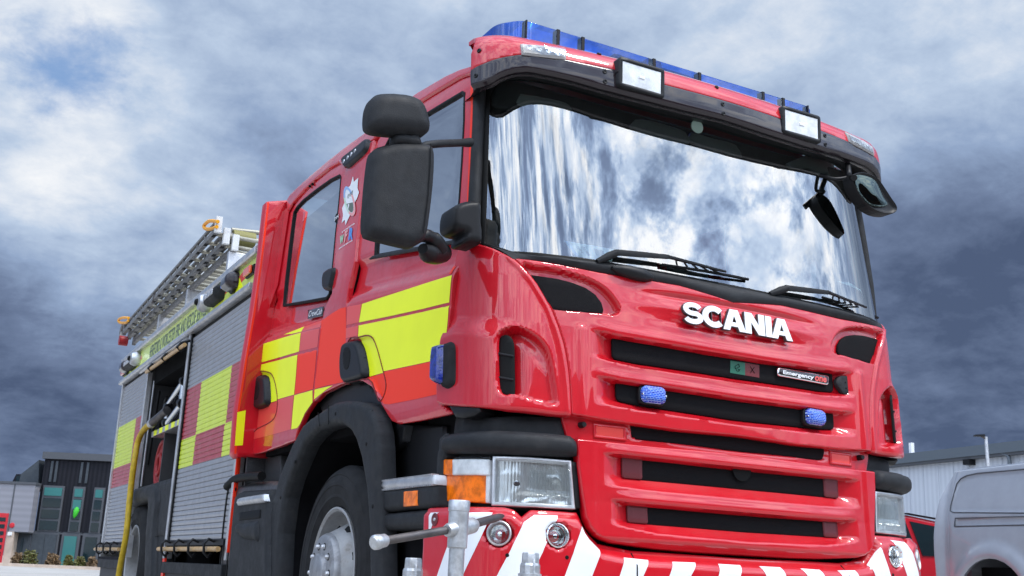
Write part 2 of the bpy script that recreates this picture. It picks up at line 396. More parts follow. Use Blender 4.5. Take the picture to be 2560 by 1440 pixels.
def sheet_geo(polys, S, step, disp=None, thick=.012, off=0.0, rim=.003, cond=None):
    key, UV, F = {}, [], []
    def vid(q):
        k = (round(q[0]*2e5), round(q[1]*2e5))
        if k not in key: key[k] = len(UV); UV.append((q[0], q[1]))
        return key[k]
    sx, sy = step if hasattr(step, '__len__') else (step, step)
    for poly in polys:
        poly = ccw([tuple(q) for q in poly]); A = np.array(poly); lo = A.min(0); hi = A.max(0)
        gx0, gy0 = math.floor(lo[0]/sx), math.floor(lo[1]/sy); nx = math.ceil(hi[0]/sx)-gx0; ny = math.ceil(hi[1]/sy)-gy0
        mark = np.zeros((nx+2, ny+2), bool)
        for i in range(len(poly)):
            a = A[i-1]; b = A[i]; k = max(2, int(np.linalg.norm((b-a)/[sx, sy])*4)+2)
            q = a+(b-a)*np.linspace(0, 1, k)[:, None]
            ix = np.floor(q[:, 0]/sx-gx0+1e-9).astype(int); iy = np.floor(q[:, 1]/sy-gy0+1e-9).astype(int)
            for dx in (0, -1):
                for dy in (0, -1):
                    fx = (np.abs(q[:, 0]/sx-np.round(q[:, 0]/sx)) < 1e-6) if dx else True
                    jx = np.clip(ix+dx, 0, nx+1); jy = np.clip(iy+dy, 0, ny+1); mark[jx, jy] = True
        cx, cy = np.meshgrid((np.arange(nx+2)+gx0+.5)*sx, (np.arange(ny+2)+gy0+.5)*sy, indexing='ij')
        ins = pip(poly, cx, cy)
        for i in range(nx+1):
            for j in range(ny+1):
                x0 = (gx0+i)*sx; y0 = (gy0+j)*sy
                if mark[i, j]:
                    c = clipcell(poly, x0, x0+sx, y0, y0+sy)
                    if len(c) > 2 and abs(carea(c)) > 1e-9:
                        ids = []
                        for q in c:
                            t = vid(q)
                            if not ids or ids[-1] != t: ids.append(t)
                        if ids[0] == ids[-1]: ids.pop()
                        if len(ids) > 2:
                            if len(set(ids)) == len(ids): F.append(ids)
                            else:
                                seen = []
                                for t in ids:
                                    if t not in seen: seen.append(t)
                                if len(seen) > 2: F.append(seen)
                elif ins[i, j]:
                    F.append([vid(((gx0+i)*sx, (gy0+j)*sy)), vid(((gx0+i+1)*sx, (gy0+j)*sy)), vid(((gx0+i+1)*sx, (gy0+j+1)*sy)), vid(((gx0+i)*sx, (gy0+j+1)*sy))])
    UV = np.array(UV); U, V = UV[:, 0], UV[:, 1]
    P = S(U, V); Nn = normals(S, U, V); d = np.full(len(U), float(off))
    if disp is not None: d = d+disp(U, V)
    P = P+Nn*d[:, None]
    Vl = [p for p in P]
    ec = {}
    for f in F:
        for i in range(len(f)):
            a, b = f[i-1], f[i]; k = (min(a, b), max(a, b))
            if k in ec: ec[k] = None
            else: ec[k] = (a, b)
    be = [e for e in ec.values() if e]
    if thick:
        outv = {}
        for a, b in be:
            t = P[b]-P[a]; o_ = np.cross(t, Nn[a]); o_ = o_/(np.linalg.norm(o_)+1e-12)
            for k in (a, b): outv[k] = outv.get(k, 0)+o_
        r1, r2 = {}, {}
        for k, o_ in outv.items():
            o_ = o_/(np.linalg.norm(o_)+1e-9)
            if rim:
                r1[k] = len(Vl); Vl.append(P[k]+o_*rim-Nn[k]*rim)
            else: r1[k] = k
            r2[k] = len(Vl); Vl.append(P[k]+o_*rim-Nn[k]*thick)
        for a, b in be:
            if rim: F.append([b, a, r1[a], r1[b]])
            F.append([r1[b], r1[a], r2[a], r2[b]])
    return Vl, F
def sheet(name, polys, S, step, m, parent=None, mirror=False, label=None, **kw):
    if not isinstance(polys[0][0], (tuple, list)) or not hasattr(polys[0][0], '__len__'): polys = [polys]
    Vl, F = sheet_geo(polys, S, step, **kw)
    o = mobj(name, Vl, F, m, parent, True, label)
    try: o.data.set_sharp_from_angle(angle=R(60))
    except Exception: pass
    if mirror: return o, mirrored(o, parent)
    return o
def mirrored(o, parent=None, name=None):
    me = o.data.copy(); me.transform(Matrix.Scale(-1, 4, (1, 0, 0))); me.flip_normals()
    n = bpy.data.objects.new(name or o.name.split('.')[0], me); n.location = (-o.location.x, o.location.y, o.location.z)
    link(n, parent)
    for md in o.modifiers:
        if md.type == 'BEVEL':
            b = n.modifiers.new('bevel', 'BEVEL'); b.width = md.width; b.segments = md.segments; b.limit_method = 'ANGLE'; b.angle_limit = md.angle_limit; b.harden_normals = True
    return n
def prism(name, poly, ax, a, b, m, parent=None, bevel=0, label=None):
    """polygon in the plane across axis ax, from a to b along it"""
    bm = bmesh.new(); o_ = [i for i in range(3) if i != ax]
    def mk(v):
        out = []
        for q in poly:
            c = [0, 0, 0]; c[ax] = v; c[o_[0]] = q[0]; c[o_[1]] = q[1]; out.append(bm.verts.new(c))
        return out
    A, B = mk(a), mk(b); n = len(poly); bm.faces.new(A); bm.faces.new(B[::-1])
    for i in range(n): bm.faces.new([A[i-1], A[i], B[i], B[i-1]])
    return bmobj(name, bm, m, parent, bevel=bevel, label=label)
def text_geo(s, bold=0.0, shear=0.0, extr=0.0, spacing=1.0):
    cu = bpy.data.curves.new('t', 'FONT'); cu.body = s; cu.offset = bold; cu.shear = shear; cu.extrude = extr; cu.space_character = spacing; cu.resolution_u = 3; cu.size = 1
    ob = bpy.data.objects.new('t', cu); COL.objects.link(ob); dg = bpy.context.evaluated_depsgraph_get()
    me = bpy.data.meshes.new_from_object(ob.evaluated_get(dg)); V = np.array([v.co[:] for v in me.vertices]); F = [list(p.vertices) for p in me.polygons]
    bpy.data.objects.remove(ob); bpy.data.meshes.remove(me); lo, hi = V.min(0), V.max(0)
    V[:, 0] = (V[:, 0]-lo[0])/(hi[0]-lo[0]); V[:, 1] = (V[:, 1]-lo[1])/(hi[1]-lo[1]); return V, F
def text_on(name, s, quad, S, m, parent, off=.002, bold=.02, thick=0, **kw):
    """quad: uv corners BL, BR, TR, TL on the surface S"""
    V, F = text_geo(s, bold, **kw); q = [np.array(p) for p in quad]
    uv = np.array([(1-x)*(1-y)*q[0]+x*(1-y)*q[1]+x*y*q[2]+(1-x)*y*q[3] for x, y, _ in V])
    P = S(uv[:, 0], uv[:, 1]); Nn = normals(S, uv[:, 0], uv[:, 1]); P = P+Nn*off
    return mobj(name, P, F, m, parent, False)
def sst(x, a, b):
    t = np.clip((x-a)/(b-a), 0, 1); return t*t*(3-2*t)
M['endcap'] = mat('worn_white_end_cap', (.60, .61, .61), .5, dirt=.3)
M['rung'] = mat('pale_rung', (.40, .38, .31), .45, .3, var=.1)

M['bowl'] = mat('headlamp_reflector', (.80, .81, .80), .2, .72)
_t = NT(M['bowl'].node_tree); _P = _t.n('ShaderNodeNewGeometry').outputs['Position']
_w = _t.n('ShaderNodeTexWave', {'Vector': _P, 'Scale': 28, 'Distortion': 1.5, 'Detail': 2}, bands_direction='X').outputs[1]
_b = _t.n('ShaderNodeBump', {'Height': _t.m('ADD', _t.m('MULTIPLY', _w, .05), _t.noise(_P, 9, 1, .4, .8)), 'Strength': .6, 'Distance': .02}); _t.L.new(_b.outputs[0], _t.N['Principled BSDF'].inputs['Normal'])

M['paleblue'] = mat('pale_blue_print', (.28, .42, .68), .4)
M['palegreen'] = mat('pale_green_print', (.50, .68, .50), .4)

M['deepred'] = mat('dark_red_groove_shade', (.16, .003, .006), .5)
# ------------------------------------------------------------------ surfaces of the cab front
def plan(k, flat, L, end, n=400):
    s = np.linspace(0, 2.2, n); th = np.where(s < flat, 2*k*s, 2*k*flat+(end-2*k*flat)*sst(s, flat, flat+L))
    ds = s[1]-s[0]; x = np.concatenate([[0], np.cumsum(np.cos((th[1:]+th[:-1])/2))*ds]); y = np.concatenate([[0], np.cumsum(np.sin((th[1:]+th[:-1])/2))*ds])
    return s, x, y
PLF = plan(.083, .90, .46, R(86)); PLV = plan(.080, .98, .40, R(84)); PLB = plan(.083, .93, .46, R(84))
def frontsurf(pln, y0):
    s, x, y = pln
    def S(U, V):
        U = np.asarray(U, float); V = np.asarray(V, float); a = np.abs(U)
        return np.stack([np.sign(U)*np.interp(a, s, x), np.interp(a, s, y)+y0(V), V+0*U], -1)
    return S
y0f = lambda v: np.interp(v, [.2, .63, .83, 1.13, 1.53, 1.74, 1.82, 1.9], [-.03, -.02, 0, .012, .037, .056, .070, .092])
FR = frontsurf(PLF, y0f); BR_ = frontsurf(PLB, y0f)
# visor and roof cap: upright band, then curling back over the roof
y0v = lambda v: np.interp(v, [2.3, 2.55, 2.60, 2.70, 2.75, 2.79, 2.82, 2.842, 2.857, 2.866, 2.875], [.16, .125, .119, .119, .123, .133, .152, .180, .225, .29, .45])
VZ = frontsurf(PLV, y0v)
def WS(U, V):
    U = np.asarray(U, float); V = np.asarray(V, float); a = np.abs(U)
    return np.stack([U, .10+.18*(V-1.85)+.028*U**2+.064*U**8+.5*np.maximum(a-1.06, 0)**1.5, V+0*U], -1)
def edge(S, pts, g):
    """trace an edge of the left half and end it on the centre line"""
    t = trace(S, pts, g); out = [t[0]]
    for q in t[1:]:
        if q[0] < 0: out.append(q)
        else:
            a = out[-1]; f = (0-a[0])/(q[0]-a[0]); out.append((0.0, a[1]+(q[1]-a[1])*f)); break
    return out
def fline(t):
    """height of a traced edge as a function of distance from the centre line"""
    q = sorted([(abs(a), b) for a, b in t]); X = [a for a, _ in q]; Y = [b for _, b in q]
    return lambda a: np.interp(a, X, Y)
def sym(half): # half polygon from top centre round the left to bottom centre -> full polygon
    return half+[(-a, b) for a, b in half[::-1] if abs(a) > 1e-6]
def sdf(poly, U, V):
    d = np.full(U.shape, 9.0); n = len(poly)
    for i in range(n):
        a = np.array(poly[i-1]); b = np.array(poly[i]); e = b-a; L = e@e+1e-12
        t = np.clip(((U-a[0])*e[0]+(V-a[1])*e[1])/L, 0, 1); d = np.minimum(d, np.hypot(U-a[0]-t*e[0], V-a[1]-t*e[1]))
    return np.where(pip(poly, U, V), d, -d)
G0 = (-.6, 1.5)

truck = empty('fire_engine', (0, 0, 0), 'red fire engine with yellow and red side checks and a blue roof light bar', 'fire engine')

# ---- hood (upper grille flap)
h_seam = trace(FR, ZJ([(500, 236), (560, 290), (600, 335), (650, 398), (690, 465), (750, 570), (800, 700), (828, 790), (845, 870), (862, 980), (872, 1080), (878, 1200), (880, 1268)]), (-1.0, 1.75))
h_top = edge(FR, [(1284, 647), (1400, 661), (1500, 681), (1600, 697), (1700, 714), (1847, 760), (1997, 788)], (-1.1, 1.85))
h_bot = edge(FR, [(1431, 1036), (1546, 1054), (1700, 1075), (1843, 1088), (2000, 1107)], (-.8, 1.2))
HZT = float(np.mean([q[1] for q in h_top[-1:]])); HZB = h_bot[-1][1]
hood_half = h_top[::-1]+h_seam+h_bot[1:]
HOOD = ccw(sym(hood_half))
tri_o = ccw(trace(FR, ZJ([(548, 268), (640, 275), (760, 290), (900, 325), (1020, 370), (1110, 430), (1175, 505), (1205, 565), (1195, 598), (1150, 612), (1080, 600), (900, 585), (765, 572), (735, 540)]), (-1.0, 1.75)))
tri_o = smoothpoly(tri_o, 3)
tri_i = ccw(trace(FR, ZJ([(600, 327), (700, 340), (800, 358), (900, 384), (990, 420), (1050, 462), (1090, 515), (1103, 560), (1098, 582), (1070, 588), (980, 580), (860, 570), (745, 561), (700, 480), (650, 395)]), (-1.0, 1.75)))
s1 = dict(t=fline(edge(FR, [(1479, 821), (1539, 838), (1600, 849), (1774, 880), (1947, 908)], (-.75, 1.5))), b=fline(edge(FR, [(1546, 890), (1600, 901), (1843, 938), (2079, 972)], (-.7, 1.5))),
          c=fline(edge(FR, [(1477, 892), (1600, 920), (1843, 957), (2142, 1000)], (-.7, 1.5))), uo=abs(trace(FR, [(1474, 850)], G0)[0][0]), ub=abs(trace(FR, [(1541, 865)], G0)[0][0]))
s2 = dict(t=fline(edge(FR, [(1481, 935), (1550, 951), (1600, 959), (1843, 996), (2082, 1026)], (-.75, 1.3))), b=fline(edge(FR, [(1556, 995), (1600, 1006), (1843, 1043), (2082, 1070)], (-.7, 1.3))),
          c=fline(edge(FR, [(1490, 1007), (1600, 1026), (1843, 1062), (2142, 1099)], (-.7, 1.3))), uo=abs(trace(FR, [(1482, 965)], G0)[0][0]), ub=abs(trace(FR, [(1551, 970)], G0)[0][0]))
sA = dict(t=fline(edge(FR, [(1493, 1131), (1618, 1145), (1868, 1172), (2082, 1197)], (-.7, 1.1))), b=fline(edge(FR, [(1570, 1191), (1868, 1219), (2078, 1238)], (-.7, 1.0))),
          c=fline(edge(FR, [(1521, 1215), (1646, 1231), (1868, 1251), (2145, 1270)], (-.7, 1.0))), uo=abs(trace(FR, [(1497, 1160)], G0)[0][0]), ub=abs(trace(FR, [(1563, 1165)], G0)[0][0]))
sB = dict(t=fline(edge(FR, [(1516, 1246), (1576, 1258), (1868, 1283), (2091, 1300)], (-.7, .9))), b=fline(edge(FR, [(1585, 1302), (1868, 1325), (2084, 1337)], (-.7, .9))),
          c=fline(edge(FR, [(1525, 1311), (1646, 1337), (1868, 1357), (2138, 1349)], (-.7, .9))), uo=abs(trace(FR, [(1518, 1275)], G0)[0][0]), ub=abs(trace(FR, [(1576, 1280)], G0)[0][0]))
def pocket(s, U, V, D):
    a = np.abs(U); zt = s['t'](a); zb = s['b'](a); zc = np.minimum(s['c'](a), zb-.012)
    return -D*sst(zt-V, 0, .009)*np.clip((V-zc)/(zb-zc), 0, 1)**.8*sst(s['uo']-a, 0, (s['uo']-s['ub'])*1.02)
def lip(s, U, V, D, wd):   # soft roll above a pocket
    a = np.abs(U); d = V-s['t'](a)
    return D*np.exp(-((d-wd)/wd)**2)*sst(s['uo']-a, -.02, .12)
g1 = edge(FR, [(1590, 727), (1702, 744), (1847, 769), (1991, 800)], G0); g2 = edge(FR, [(1630, 797), (1702, 809), (1847, 838), (1962, 858)], G0)
g1f, g2f = fline(g1), fline(g2)
def hood_disp(U, V):
    a = np.abs(U); um = np.where(U > 0, -U, U)
    d = pocket(s1, U, V, .050)+pocket(s2, U, V, .050)+lip(s1, U, V, .006, .02)+lip(s2, U, V, .005, .016)
    d += -.034*sst(sdf(tri_o, um, V), 0, .012)
    d += -.011*np.exp(-((V-g1f(a))/.011)**2)*sst(g1[0][0]*-1+.03-a, 0, .22)
    d += .004*np.exp(-((V-g1f(a)-.035)/.02)**2)*sst(.55-a, 0, .3)
    d += .010*np.exp(-((V-(g1f(a)+g2f(a))/2)/.026)**2)*sst(.62-a, 0, .35)
    d += -.007*np.exp(-((V-g2f(a))/.013)**2)*sst(g2[0][0]*-1+.03-a, 0, .22)
    # side roll beside the pockets
    d += .008*sst(V, 1.02, 1.25)*np.exp(-((a-(s1['uo']+.035))/.02)**2)*sst(s1['t'](a)+.02-V, 0, .03)
    return d
GAP = .004
hood = sheet('hood_panel', inset(HOOD, GAP), FR, .0055, 'red', truck, disp=hood_disp, thick=.05, rim=.005)
def insert(name, s, m, off, cap=None, par=truck):
    us = np.linspace(-s['ub'], s['ub'], 25); top = [(u, float(s['t'](abs(u)))+.004) for u in us]; bot = [(u, float(s['b'](abs(u)))-.004) for u in us]
    P = roundpoly(bot+top[::-1], .02, 3)
    return sheet(name, P, FR, .03, m, par, off=off, thick=.01)
i1 = insert('grille_slot', s1, 'mesh', -.032); i2 = insert('grille_slot', s2, 'mesh', -.032)
for sg in (1, -1):
    p = tri_i if sg == 1 else [(-a, b) for a, b in tri_i[::-1]]
    sheet('corner_grille', ccw(p), FR, .03, 'mesh', truck, off=-.022, thick=.01)

# ---- strip between hood and lower grille
zt_, zb_ = HZB+.02, trace(FR, [(1438.7, 1096)], (-.8, 1.1))[0][1]
st_l = trace(FR, ZM([(40, 100), (50, 140), (85, 262)]), (-.85, 1.1))
lp_top = edge(FR, ZM([(110, 283), (300, 300), (700, 340), (1330, 395), (1700, 440)]), (-.8, 1.1))
stripH = [(0.0, HZB+.03), (st_l[0][0], HZB+.03)]+st_l[1:]+[(q[0], q[1]+.004) for q in lp_top[1:]]
s3 = ccw(sym([(0.0, HZB+.02), (trace(FR, [(1588, 1062)], G0)[0][0], HZB+.02)]+trace(FR, [(1588, 1070), (1597, 1090), (1604, 1094)], (-.5, 1.15))+edge(FR, [(1610, 1095), (1843, 1123), (2030, 1144)], (-.5, 1.15))[1:]))
def strip_disp(U, V):
    a = np.abs(U)
    return -.038-.02*sst(sdf(s3, U, V), -.004, .004)
sheet('strip_panel', ccw(sym(stripH)), FR, (.02, .008), 'red', truck, disp=strip_disp, thick=.04)
sheet('grille_slot', inset(s3, .001), FR, .03, 'mesh', truck, off=-.044, thick=.01)
for sg in (1, -1):
    q = trace(FR, ZM([(278, 168), (484, 190), (486, 268), (280, 246)]), (-.7, 1.15)); q2 = [(sg*a, b) for a, b in q]
    sheet('reflector_patch', ccw(q2), FR, .02, 'redfilm', truck, off=-.034, thick=.006)
    fr_ = inset(q2, -.006); sheet('patch_frame', ringsplit(fr_, inset(q2, .001)), FR, .03, 'red', truck, off=-.030, thick=.008)
    c = trace(FR, ZM([(182, 172)]), (-.75, 1.14))[0]; P_ = FR(np.array([sg*c[0]]), np.array([c[1]]))[0]
    lathe('rubber_buffer', [(0, -.012), (.010, -.012), (.013, 0), (.013, .02)], P_+[0, .02, 0], (0, 1, 0), 'dkplastic', truck, 16)

# ---- lower grille panel
lp_left = trace(FR, ZM([(110, 290), (113, 360), (122, 480), (140, 620), (158, 740), (175, 840), (205, 905), (250, 955), (300, 985), (370, 1008)]), (-.8, 1.0))
lp_bot = edge(FR, ZM([(370, 1008), (700, 1050), (1000, 1076), (1330, 1096), (1600, 1108)]), (-.7, .8))
LP = ccw(sym(lp_top[::-1]+lp_left[1:]+lp_bot[1:]))
def lp_disp(U, V):
    a = np.abs(U)
    d = pocket(sA, U, V, .048)+pocket(sB, U, V, .048)+lip(sA, U, V, .006, .016)+lip(sB, U, V, .006, .018)
    d += .006*sst(a, sA['uo']+.005, sA['uo']+.04)
    d += -.035*sst(.045-(V-lp_bot[-1][1]), 0, .05)**2
    return d+.016
sheet('lower_grille_panel', inset(LP, GAP), FR, .0055, 'red', truck, disp=lp_disp, thick=.05, rim=.006)
for s in (sA, sB):
    insert('grille_slot', s, 'mesh', -.024)
    for sg in (1, -1):
        ub = s['ub']; w_ = .088
        us = np.linspace(ub-w_, ub, 6); P = [(sg*u, float(s['b'](u))-.002) for u in us]+[(sg*u, float(s['t'](u))+.002) for u in us[::-1]]
        sheet('end_cap', roundpoly(ccw(P), .012, 3), FR, .03, 'darkred', truck, off=-.018, thick=.01)
q = s1['t'](0); hb = lathe('grab_recess', [(0, .0), (.045, .004), (.05, .012)], FR(np.array([0.]), np.array([float(sA['t'](0))-.004]))[0]+[0, .020, 0], (0, -1, 0), 'black', truck, 24)

# ---- bumper
bt_l = trace(BR_, ZL([(790, 868), (1100, 862), (1375, 868), (1450, 888), (1520, 953), (1600, 890), (1995, 905), (2015, 940), (2050, 1020), (2100, 1090), (2190, 1172)])+[(1530, 1368), (1583, 1379)], (-1.2, .9))
bt_c = edge(BR_, [(1583, 1379), (1750, 1390), (1857, 1398), (2000, 1404)], (-.5, .8))
bu_side = [(-1.52, bt_l[0][1]), (-1.52, .30)]
BUH = bt_c[::-1]+bt_l[::-1][1:]+bu_side+[(0.0, .28)]
def bu_disp(U, V):
    a = np.abs(U); top = np.interp(a, sorted(abs(q[0]) for q in bt_l+bt_c), [b for _, b in sorted((abs(q[0]), q[1]) for q in bt_l+bt_c)])
    d = .03-.05*(1-sst(top-V, 0, .07))**2*sst(.95-a, 0, .3)-.02*(1-sst(top-V, 0, .03))*sst(a, .7, .9)
    for cx, cz, rr in FOGS: d = d-.05*sst(rr-np.hypot(a-cx, V-cz), -.004, .004)
    return d
FOGS = []
for (cx, cy, rx) in ((1335, 1080, 138), (1812, 1098, 103)):
    c = trace(BR_, ZL([(cx, cy)]), (-1, .8))[0]; e = trace(BR_, ZL([(cx, cy-rx*1.0)]), (-1, .8))[0]
    FOGS.append((abs(c[0]), c[1], .047))
sheet('bumper', ccw(sym(BUH)), BR_, (.010, .009), 'red', truck, disp=bu_disp, thick=.06, rim=.006)
for i, (cx, cz, rr) in enumerate(FOGS):
    for sg in (1, -1):
        P0 = BR_(np.array([sg*cx]), np.array([cz]))[0]; nn = normals(BR_, np.array([sg*cx]), np.array([cz]))[0]
        fl = node('fog_lamp', truck)
        lathe('bezel', [(rr+.001, -.012), (rr+.001, .028), (rr-.003, .032), (rr-.006, .028), (.034, -.012)], P0, nn, 'alu' if i == 0 else 'chrome', fl, 32, cap=False)
        lathe('reflector', [(0, -.03), (.012, -.028), (.026, -.016), (.036, .004)], P0, nn, 'reflector', fl, 24, cap=False)
        lathe('bulb_shield', [(0, .0), (.009, -.002), (.010, -.028)], P0, nn, 'chrome', fl, 16)
        lathe('lens', [(0, .016), (.018, .014), (.034, .006)] if i else [(0, .010), (.034, .006)], P0, nn, 'lensglass', fl, 24, cap=False)
# white chevron film on the bumper
def bstripe(pts, g=(-.9, .7)):
    q = trace(BR_, pts, g); return q
CH = [ZL([(783, 900), (850, 897), (783, 1100)]), ZL([(1048, 903), (1250, 900), (1288, 903), (1195, 1130), (1062, 1440), (975, 1640), (775, 1640), (855, 1440)]),
      ZL([(1615, 922), (1820, 925), (1800, 970), (1704, 1180), (1585, 1440), (1500, 1640), (1235, 1640), (1320, 1440), (1530, 985)]),
      ZL([(2015, 1020), (2100, 1125), (2185, 1212), (2098, 1440), (2040, 1600), (1800, 1600), (1865, 1440)]),
      ZM([(440, 1120), (615, 1138), (565, 1252), (500, 1400), (330, 1400), (398, 1252)]), ZM([(785, 1150), (952, 1156), (900, 1252), (830, 1400), (680, 1400), (748, 1252)]),
      ZM([(1115, 1165), (1274, 1174), (1250, 1252), (1205, 1400), (1050, 1400), (1095, 1252)])]
def outside_fog(U, V): return True
for pts in CH:
    q = ccw(bstripe(pts))
    for sg in (1, -1):
        qq = ccw([(sg*a, b) for a, b in q]); polys = [qq]
        # leave the film off the lamp openings
        for cx, cz, rr in FOGS:
            cxs = -cx*sg; R2 = rr+.006
            nu = []
            for pl_ in polys:
                U_, V_ = np.array([p[0] for p in pl_]), np.array([p[1] for p in pl_])
                nu.append(pl_)
            polys = nu
        Vl, F = sheet_geo(polys, BR_, (.0075, .0075), disp=lambda U, V: bu_disp(U, V)+.0012, thick=0)
        UVt = None
        P = np.array(Vl); keep = []
        cs = [BR_(np.array([-cx*sg]), np.array([cz]))[0]+normals(BR_, np.array([-cx*sg]), np.array([cz]))[0]*.03 for cx, cz, rr in FOGS]
        for f in F:
            c = P[f].mean(0)
            if all(np.linalg.norm((c-k)) > FOGS[0][2]+.003 for k in cs): keep.append(f)
        mobj('white_chevron', Vl, keep, 'white', truck)
for u_ in (bt_l[-1][0], -bt_l[-1][0]):
    vs_ = np.linspace(bt_l[-1][1]-.005, .30, 8); P_ = BR_(np.full(8, u_), vs_); n_ = normals(BR_, np.full(8, u_), vs_); d_s = bu_disp(np.full(8, u_), vs_)
    tube('panel_joint', list(P_+n_*(d_s[:, None]+.002)), .0028, 'black', truck, 6)
for px in ((1400, 1265), (1885, 1282)):
    a, b = trace(BR_, ZL([px]), (-1, .7))[0]
    for sg in (1, -1):
        P_ = BR_(np.array([sg*a]), np.array([b]))[0]; n_ = normals(BR_, np.array([sg*a]), np.array([b]))[0]; lathe('plug_hole', [(0, .0325), (.006, .0325), (.008, .030)], P_, n_, 'black', truck, 12)
tp_ = trace(BR_, ZL([(835, 960)]), (-1.2, .85))[0]; P_ = BR_(np.array([tp_[0]]), np.array([tp_[1]]))[0]; n_ = normals(BR_, np.array([tp_[0]]), np.array([tp_[1]]))[0]
lathe('bolt_recess', [(.026, .032), (.022, .034), (.018, .031), (0, .031)], P_, n_, 'darkred', truck, 20); lathe('bolt_head', [(0, .037), (.006, .036), (.008, .031)], P_, n_, 'alu', truck, 8)
# dark space behind the front panels
for nm, zz, yy in (('grille_backing', (.35, 1.80), .16),):
    box(nm, (-.98, yy+.05, zz[0]), (.98, .55, zz[1]), 'void', truck)

# ---- corner panels with air vents
cp_seam = [(a-0.004, b) for a, b in h_seam]
cp_top = trace(FR, ZJ([(120, 164), (150, 146), (190, 135), (250, 138), (300, 150), (350, 166), (400, 188), (450, 215), (480, 236)]), (-1.2, 1.85))
cp_bot = trace(FR, ZJ([(870, 1276), (760, 1270), (600, 1258), (450, 1245), (280, 1222), (180, 1215), (80, 1208)]), (-.85, 1.2))
cp_side = trace(FR, ZJ([(50, 1205), (10, 1190), (8, 1100), (16, 900), (34, 760), (48, 680), (60, 600), (72, 500), (80, 400), (92, 290), (104, 210)]), (-1.35, 1.3))
CPo = ccw(cp_top+cp_seam+cp_bot+cp_side)
vent_rec = smoothpoly(ccw(trace(FR, ZJ([(382, 800), (395, 735), (440, 692), (520, 682), (600, 715), (680, 775), (735, 860), (765, 1000), (788, 1160), (778, 1205), (700, 1205), (600, 1180), (500, 1145), (430, 1148), (392, 1095), (384, 960)]), (-1.1, 1.4))), 3)
vent_in = smoothpoly(ccw(trace(FR, ZJ([(386, 830), (396, 765), (432, 740), (470, 758), (490, 810), (493, 960), (494, 1120), (470, 1155), (425, 1140), (392, 1090), (386, 960)]), (-1.1, 1.4))), 3)
uL, uR = min(a for a, _ in vent_rec), max(a for a, _ in vent_rec)
rl = trace(FR, ZJ([(50, 650), (120, 618), (300, 625), (450, 640), (560, 680), (640, 755), (760, 900)]), (-1.3, 1.45)); rlf = fline(rl)
def cp_disp(U, V):
    um = np.where(U > 0, -U, U); a = -um
    d = .024*sst(rlf(a)-V, -.01, .09)*sst(a, .88, 1.02)
    k = sst(sdf(vent_rec, um, V), 0, .016)
    d -= k*(.100-.080*np.clip((um-uL)/(uR-uL), 0, 1))
    e = np.abs(um-np.interp(V, [q[1] for q in cp_seam[::-1]], [q[0] for q in cp_seam[::-1]]))
    d += .006*np.exp(-((e-.016)/.012)**2)
    d -= .012*sst(1.18-V, 0, .04)
    return d
cpn = sheet('corner_panel', inset(CPo, GAP*.6), FR, .007, 'red', truck, mirror=True, disp=cp_disp, thick=.03, rim=.006)
for sg in (1, -1):
    q = ccw([(sg*a, b) for a, b in vent_in]); vn = node('air_vent', truck)
    sheet('vent_well', q, FR, .02, 'black', vn, off=-.006, thick=.01)
    for py in (862, 1020):
        e = trace(FR, ZJ([(388, py), (488, py+18)]), (-1.1, 1.4)); A_ = FR(np.array([sg*e[0][0]]), np.array([e[0][1]]))[0]; B_ = FR(np.array([sg*e[1][0]]), np.array([e[1][1]]))[0]
        nA = normals(FR, np.array([sg*e[0][0]]), np.array([e[0][1]]))[0]
        tube('vent_louvre', [A_-nA*.003, B_-nA*.001], .0045, 'plastic', vn, 6)
# fender lip (dark notch) under the corner panel
for sg in (1, -1):
    q = trace(FR, ZJ([(80, 1215), (270, 1228), (278, 1250), (240, 1275), (180, 1290), (120, 1285)]), (-1.3, 1.2)); q = ccw([(sg*a, b) for a, b in q])
    sheet('rubber_stop', q, FR, .03, 'dkplastic', truck, off=.012, thick=.09, rim=.006)
# blue side repeater lights on the corners
bl = trace(FR, ZJ([(80, 955)]), (-1.35, 1.4))[0]

# ---- SCANIA letters
lb = trace(FR, ZP([(688, 868), (1632, 1022)]), (-.3, 1.6)); lt = trace(FR, ZP([(700, 684), (1570, 838)]), (-.3, 1.6))
def stroke(path, w):
    P = [np.array(p, float) for p in path]; Lf, Rt = [], []
    for i in range(len(P)):
        t = P[min(i+1, len(P)-1)]-P[max(i-1, 0)]; t /= np.linalg.norm(t); n = np.array([-t[1], t[0]])
        Lf.append(P[i]+n*w/2); Rt.append(P[i]-n*w/2)
    return [tuple(q) for q in Lf+Rt[::-1]]
def arc(cx, cy, rx, ry, a0, a1, n=12): return [(cx+rx*math.cos(R(a0+(a1-a0)*i/n)), cy+ry*math.sin(R(a0+(a1-a0)*i/n))) for i in range(n+1)]
tw = .26
LS = stroke(arc(.47, .69, .31, .20, 20, 262, 14)+arc(.47, .31, .33, .20, 82, -160, 14)[1:], .225)
LC = stroke(arc(.52, .5, .39, .38, 42, 318, 20), tw)
LA = [(0, 0), (.34, 1), (.72, 1), (1.06, 0), (.76, 0), (.69, .2), (.37, .2), (.30, 0)]; LAh = [(.43, .40), (.63, .40), (.53, .72)]
LN = [(0, 0), (0, 1), (.33, 1), (.66, .45), (.66, 1), (.95, 1), (.95, 0), (.63, 0), (.29, .55), (.29, 0)]
LI = [(0, 0), (0, 1), (.3, 1), (.3, 0)]
seq = [(LS, None, 0), (LC, None, .88), (LA, LAh, 1.80), (LN, None, 2.84), (LI, None, 3.84), (LA, LAh, 4.12)]
TWI = 5.18; ub0, ub1 = lb[0][0], lb[1][0]; zb0 = (lb[0][1]+lb[1][1])/2; zt0 = (lt[0][1]+lt[1][1])/2
if zt0-zb0 > .14: zt0 = zb0+.14
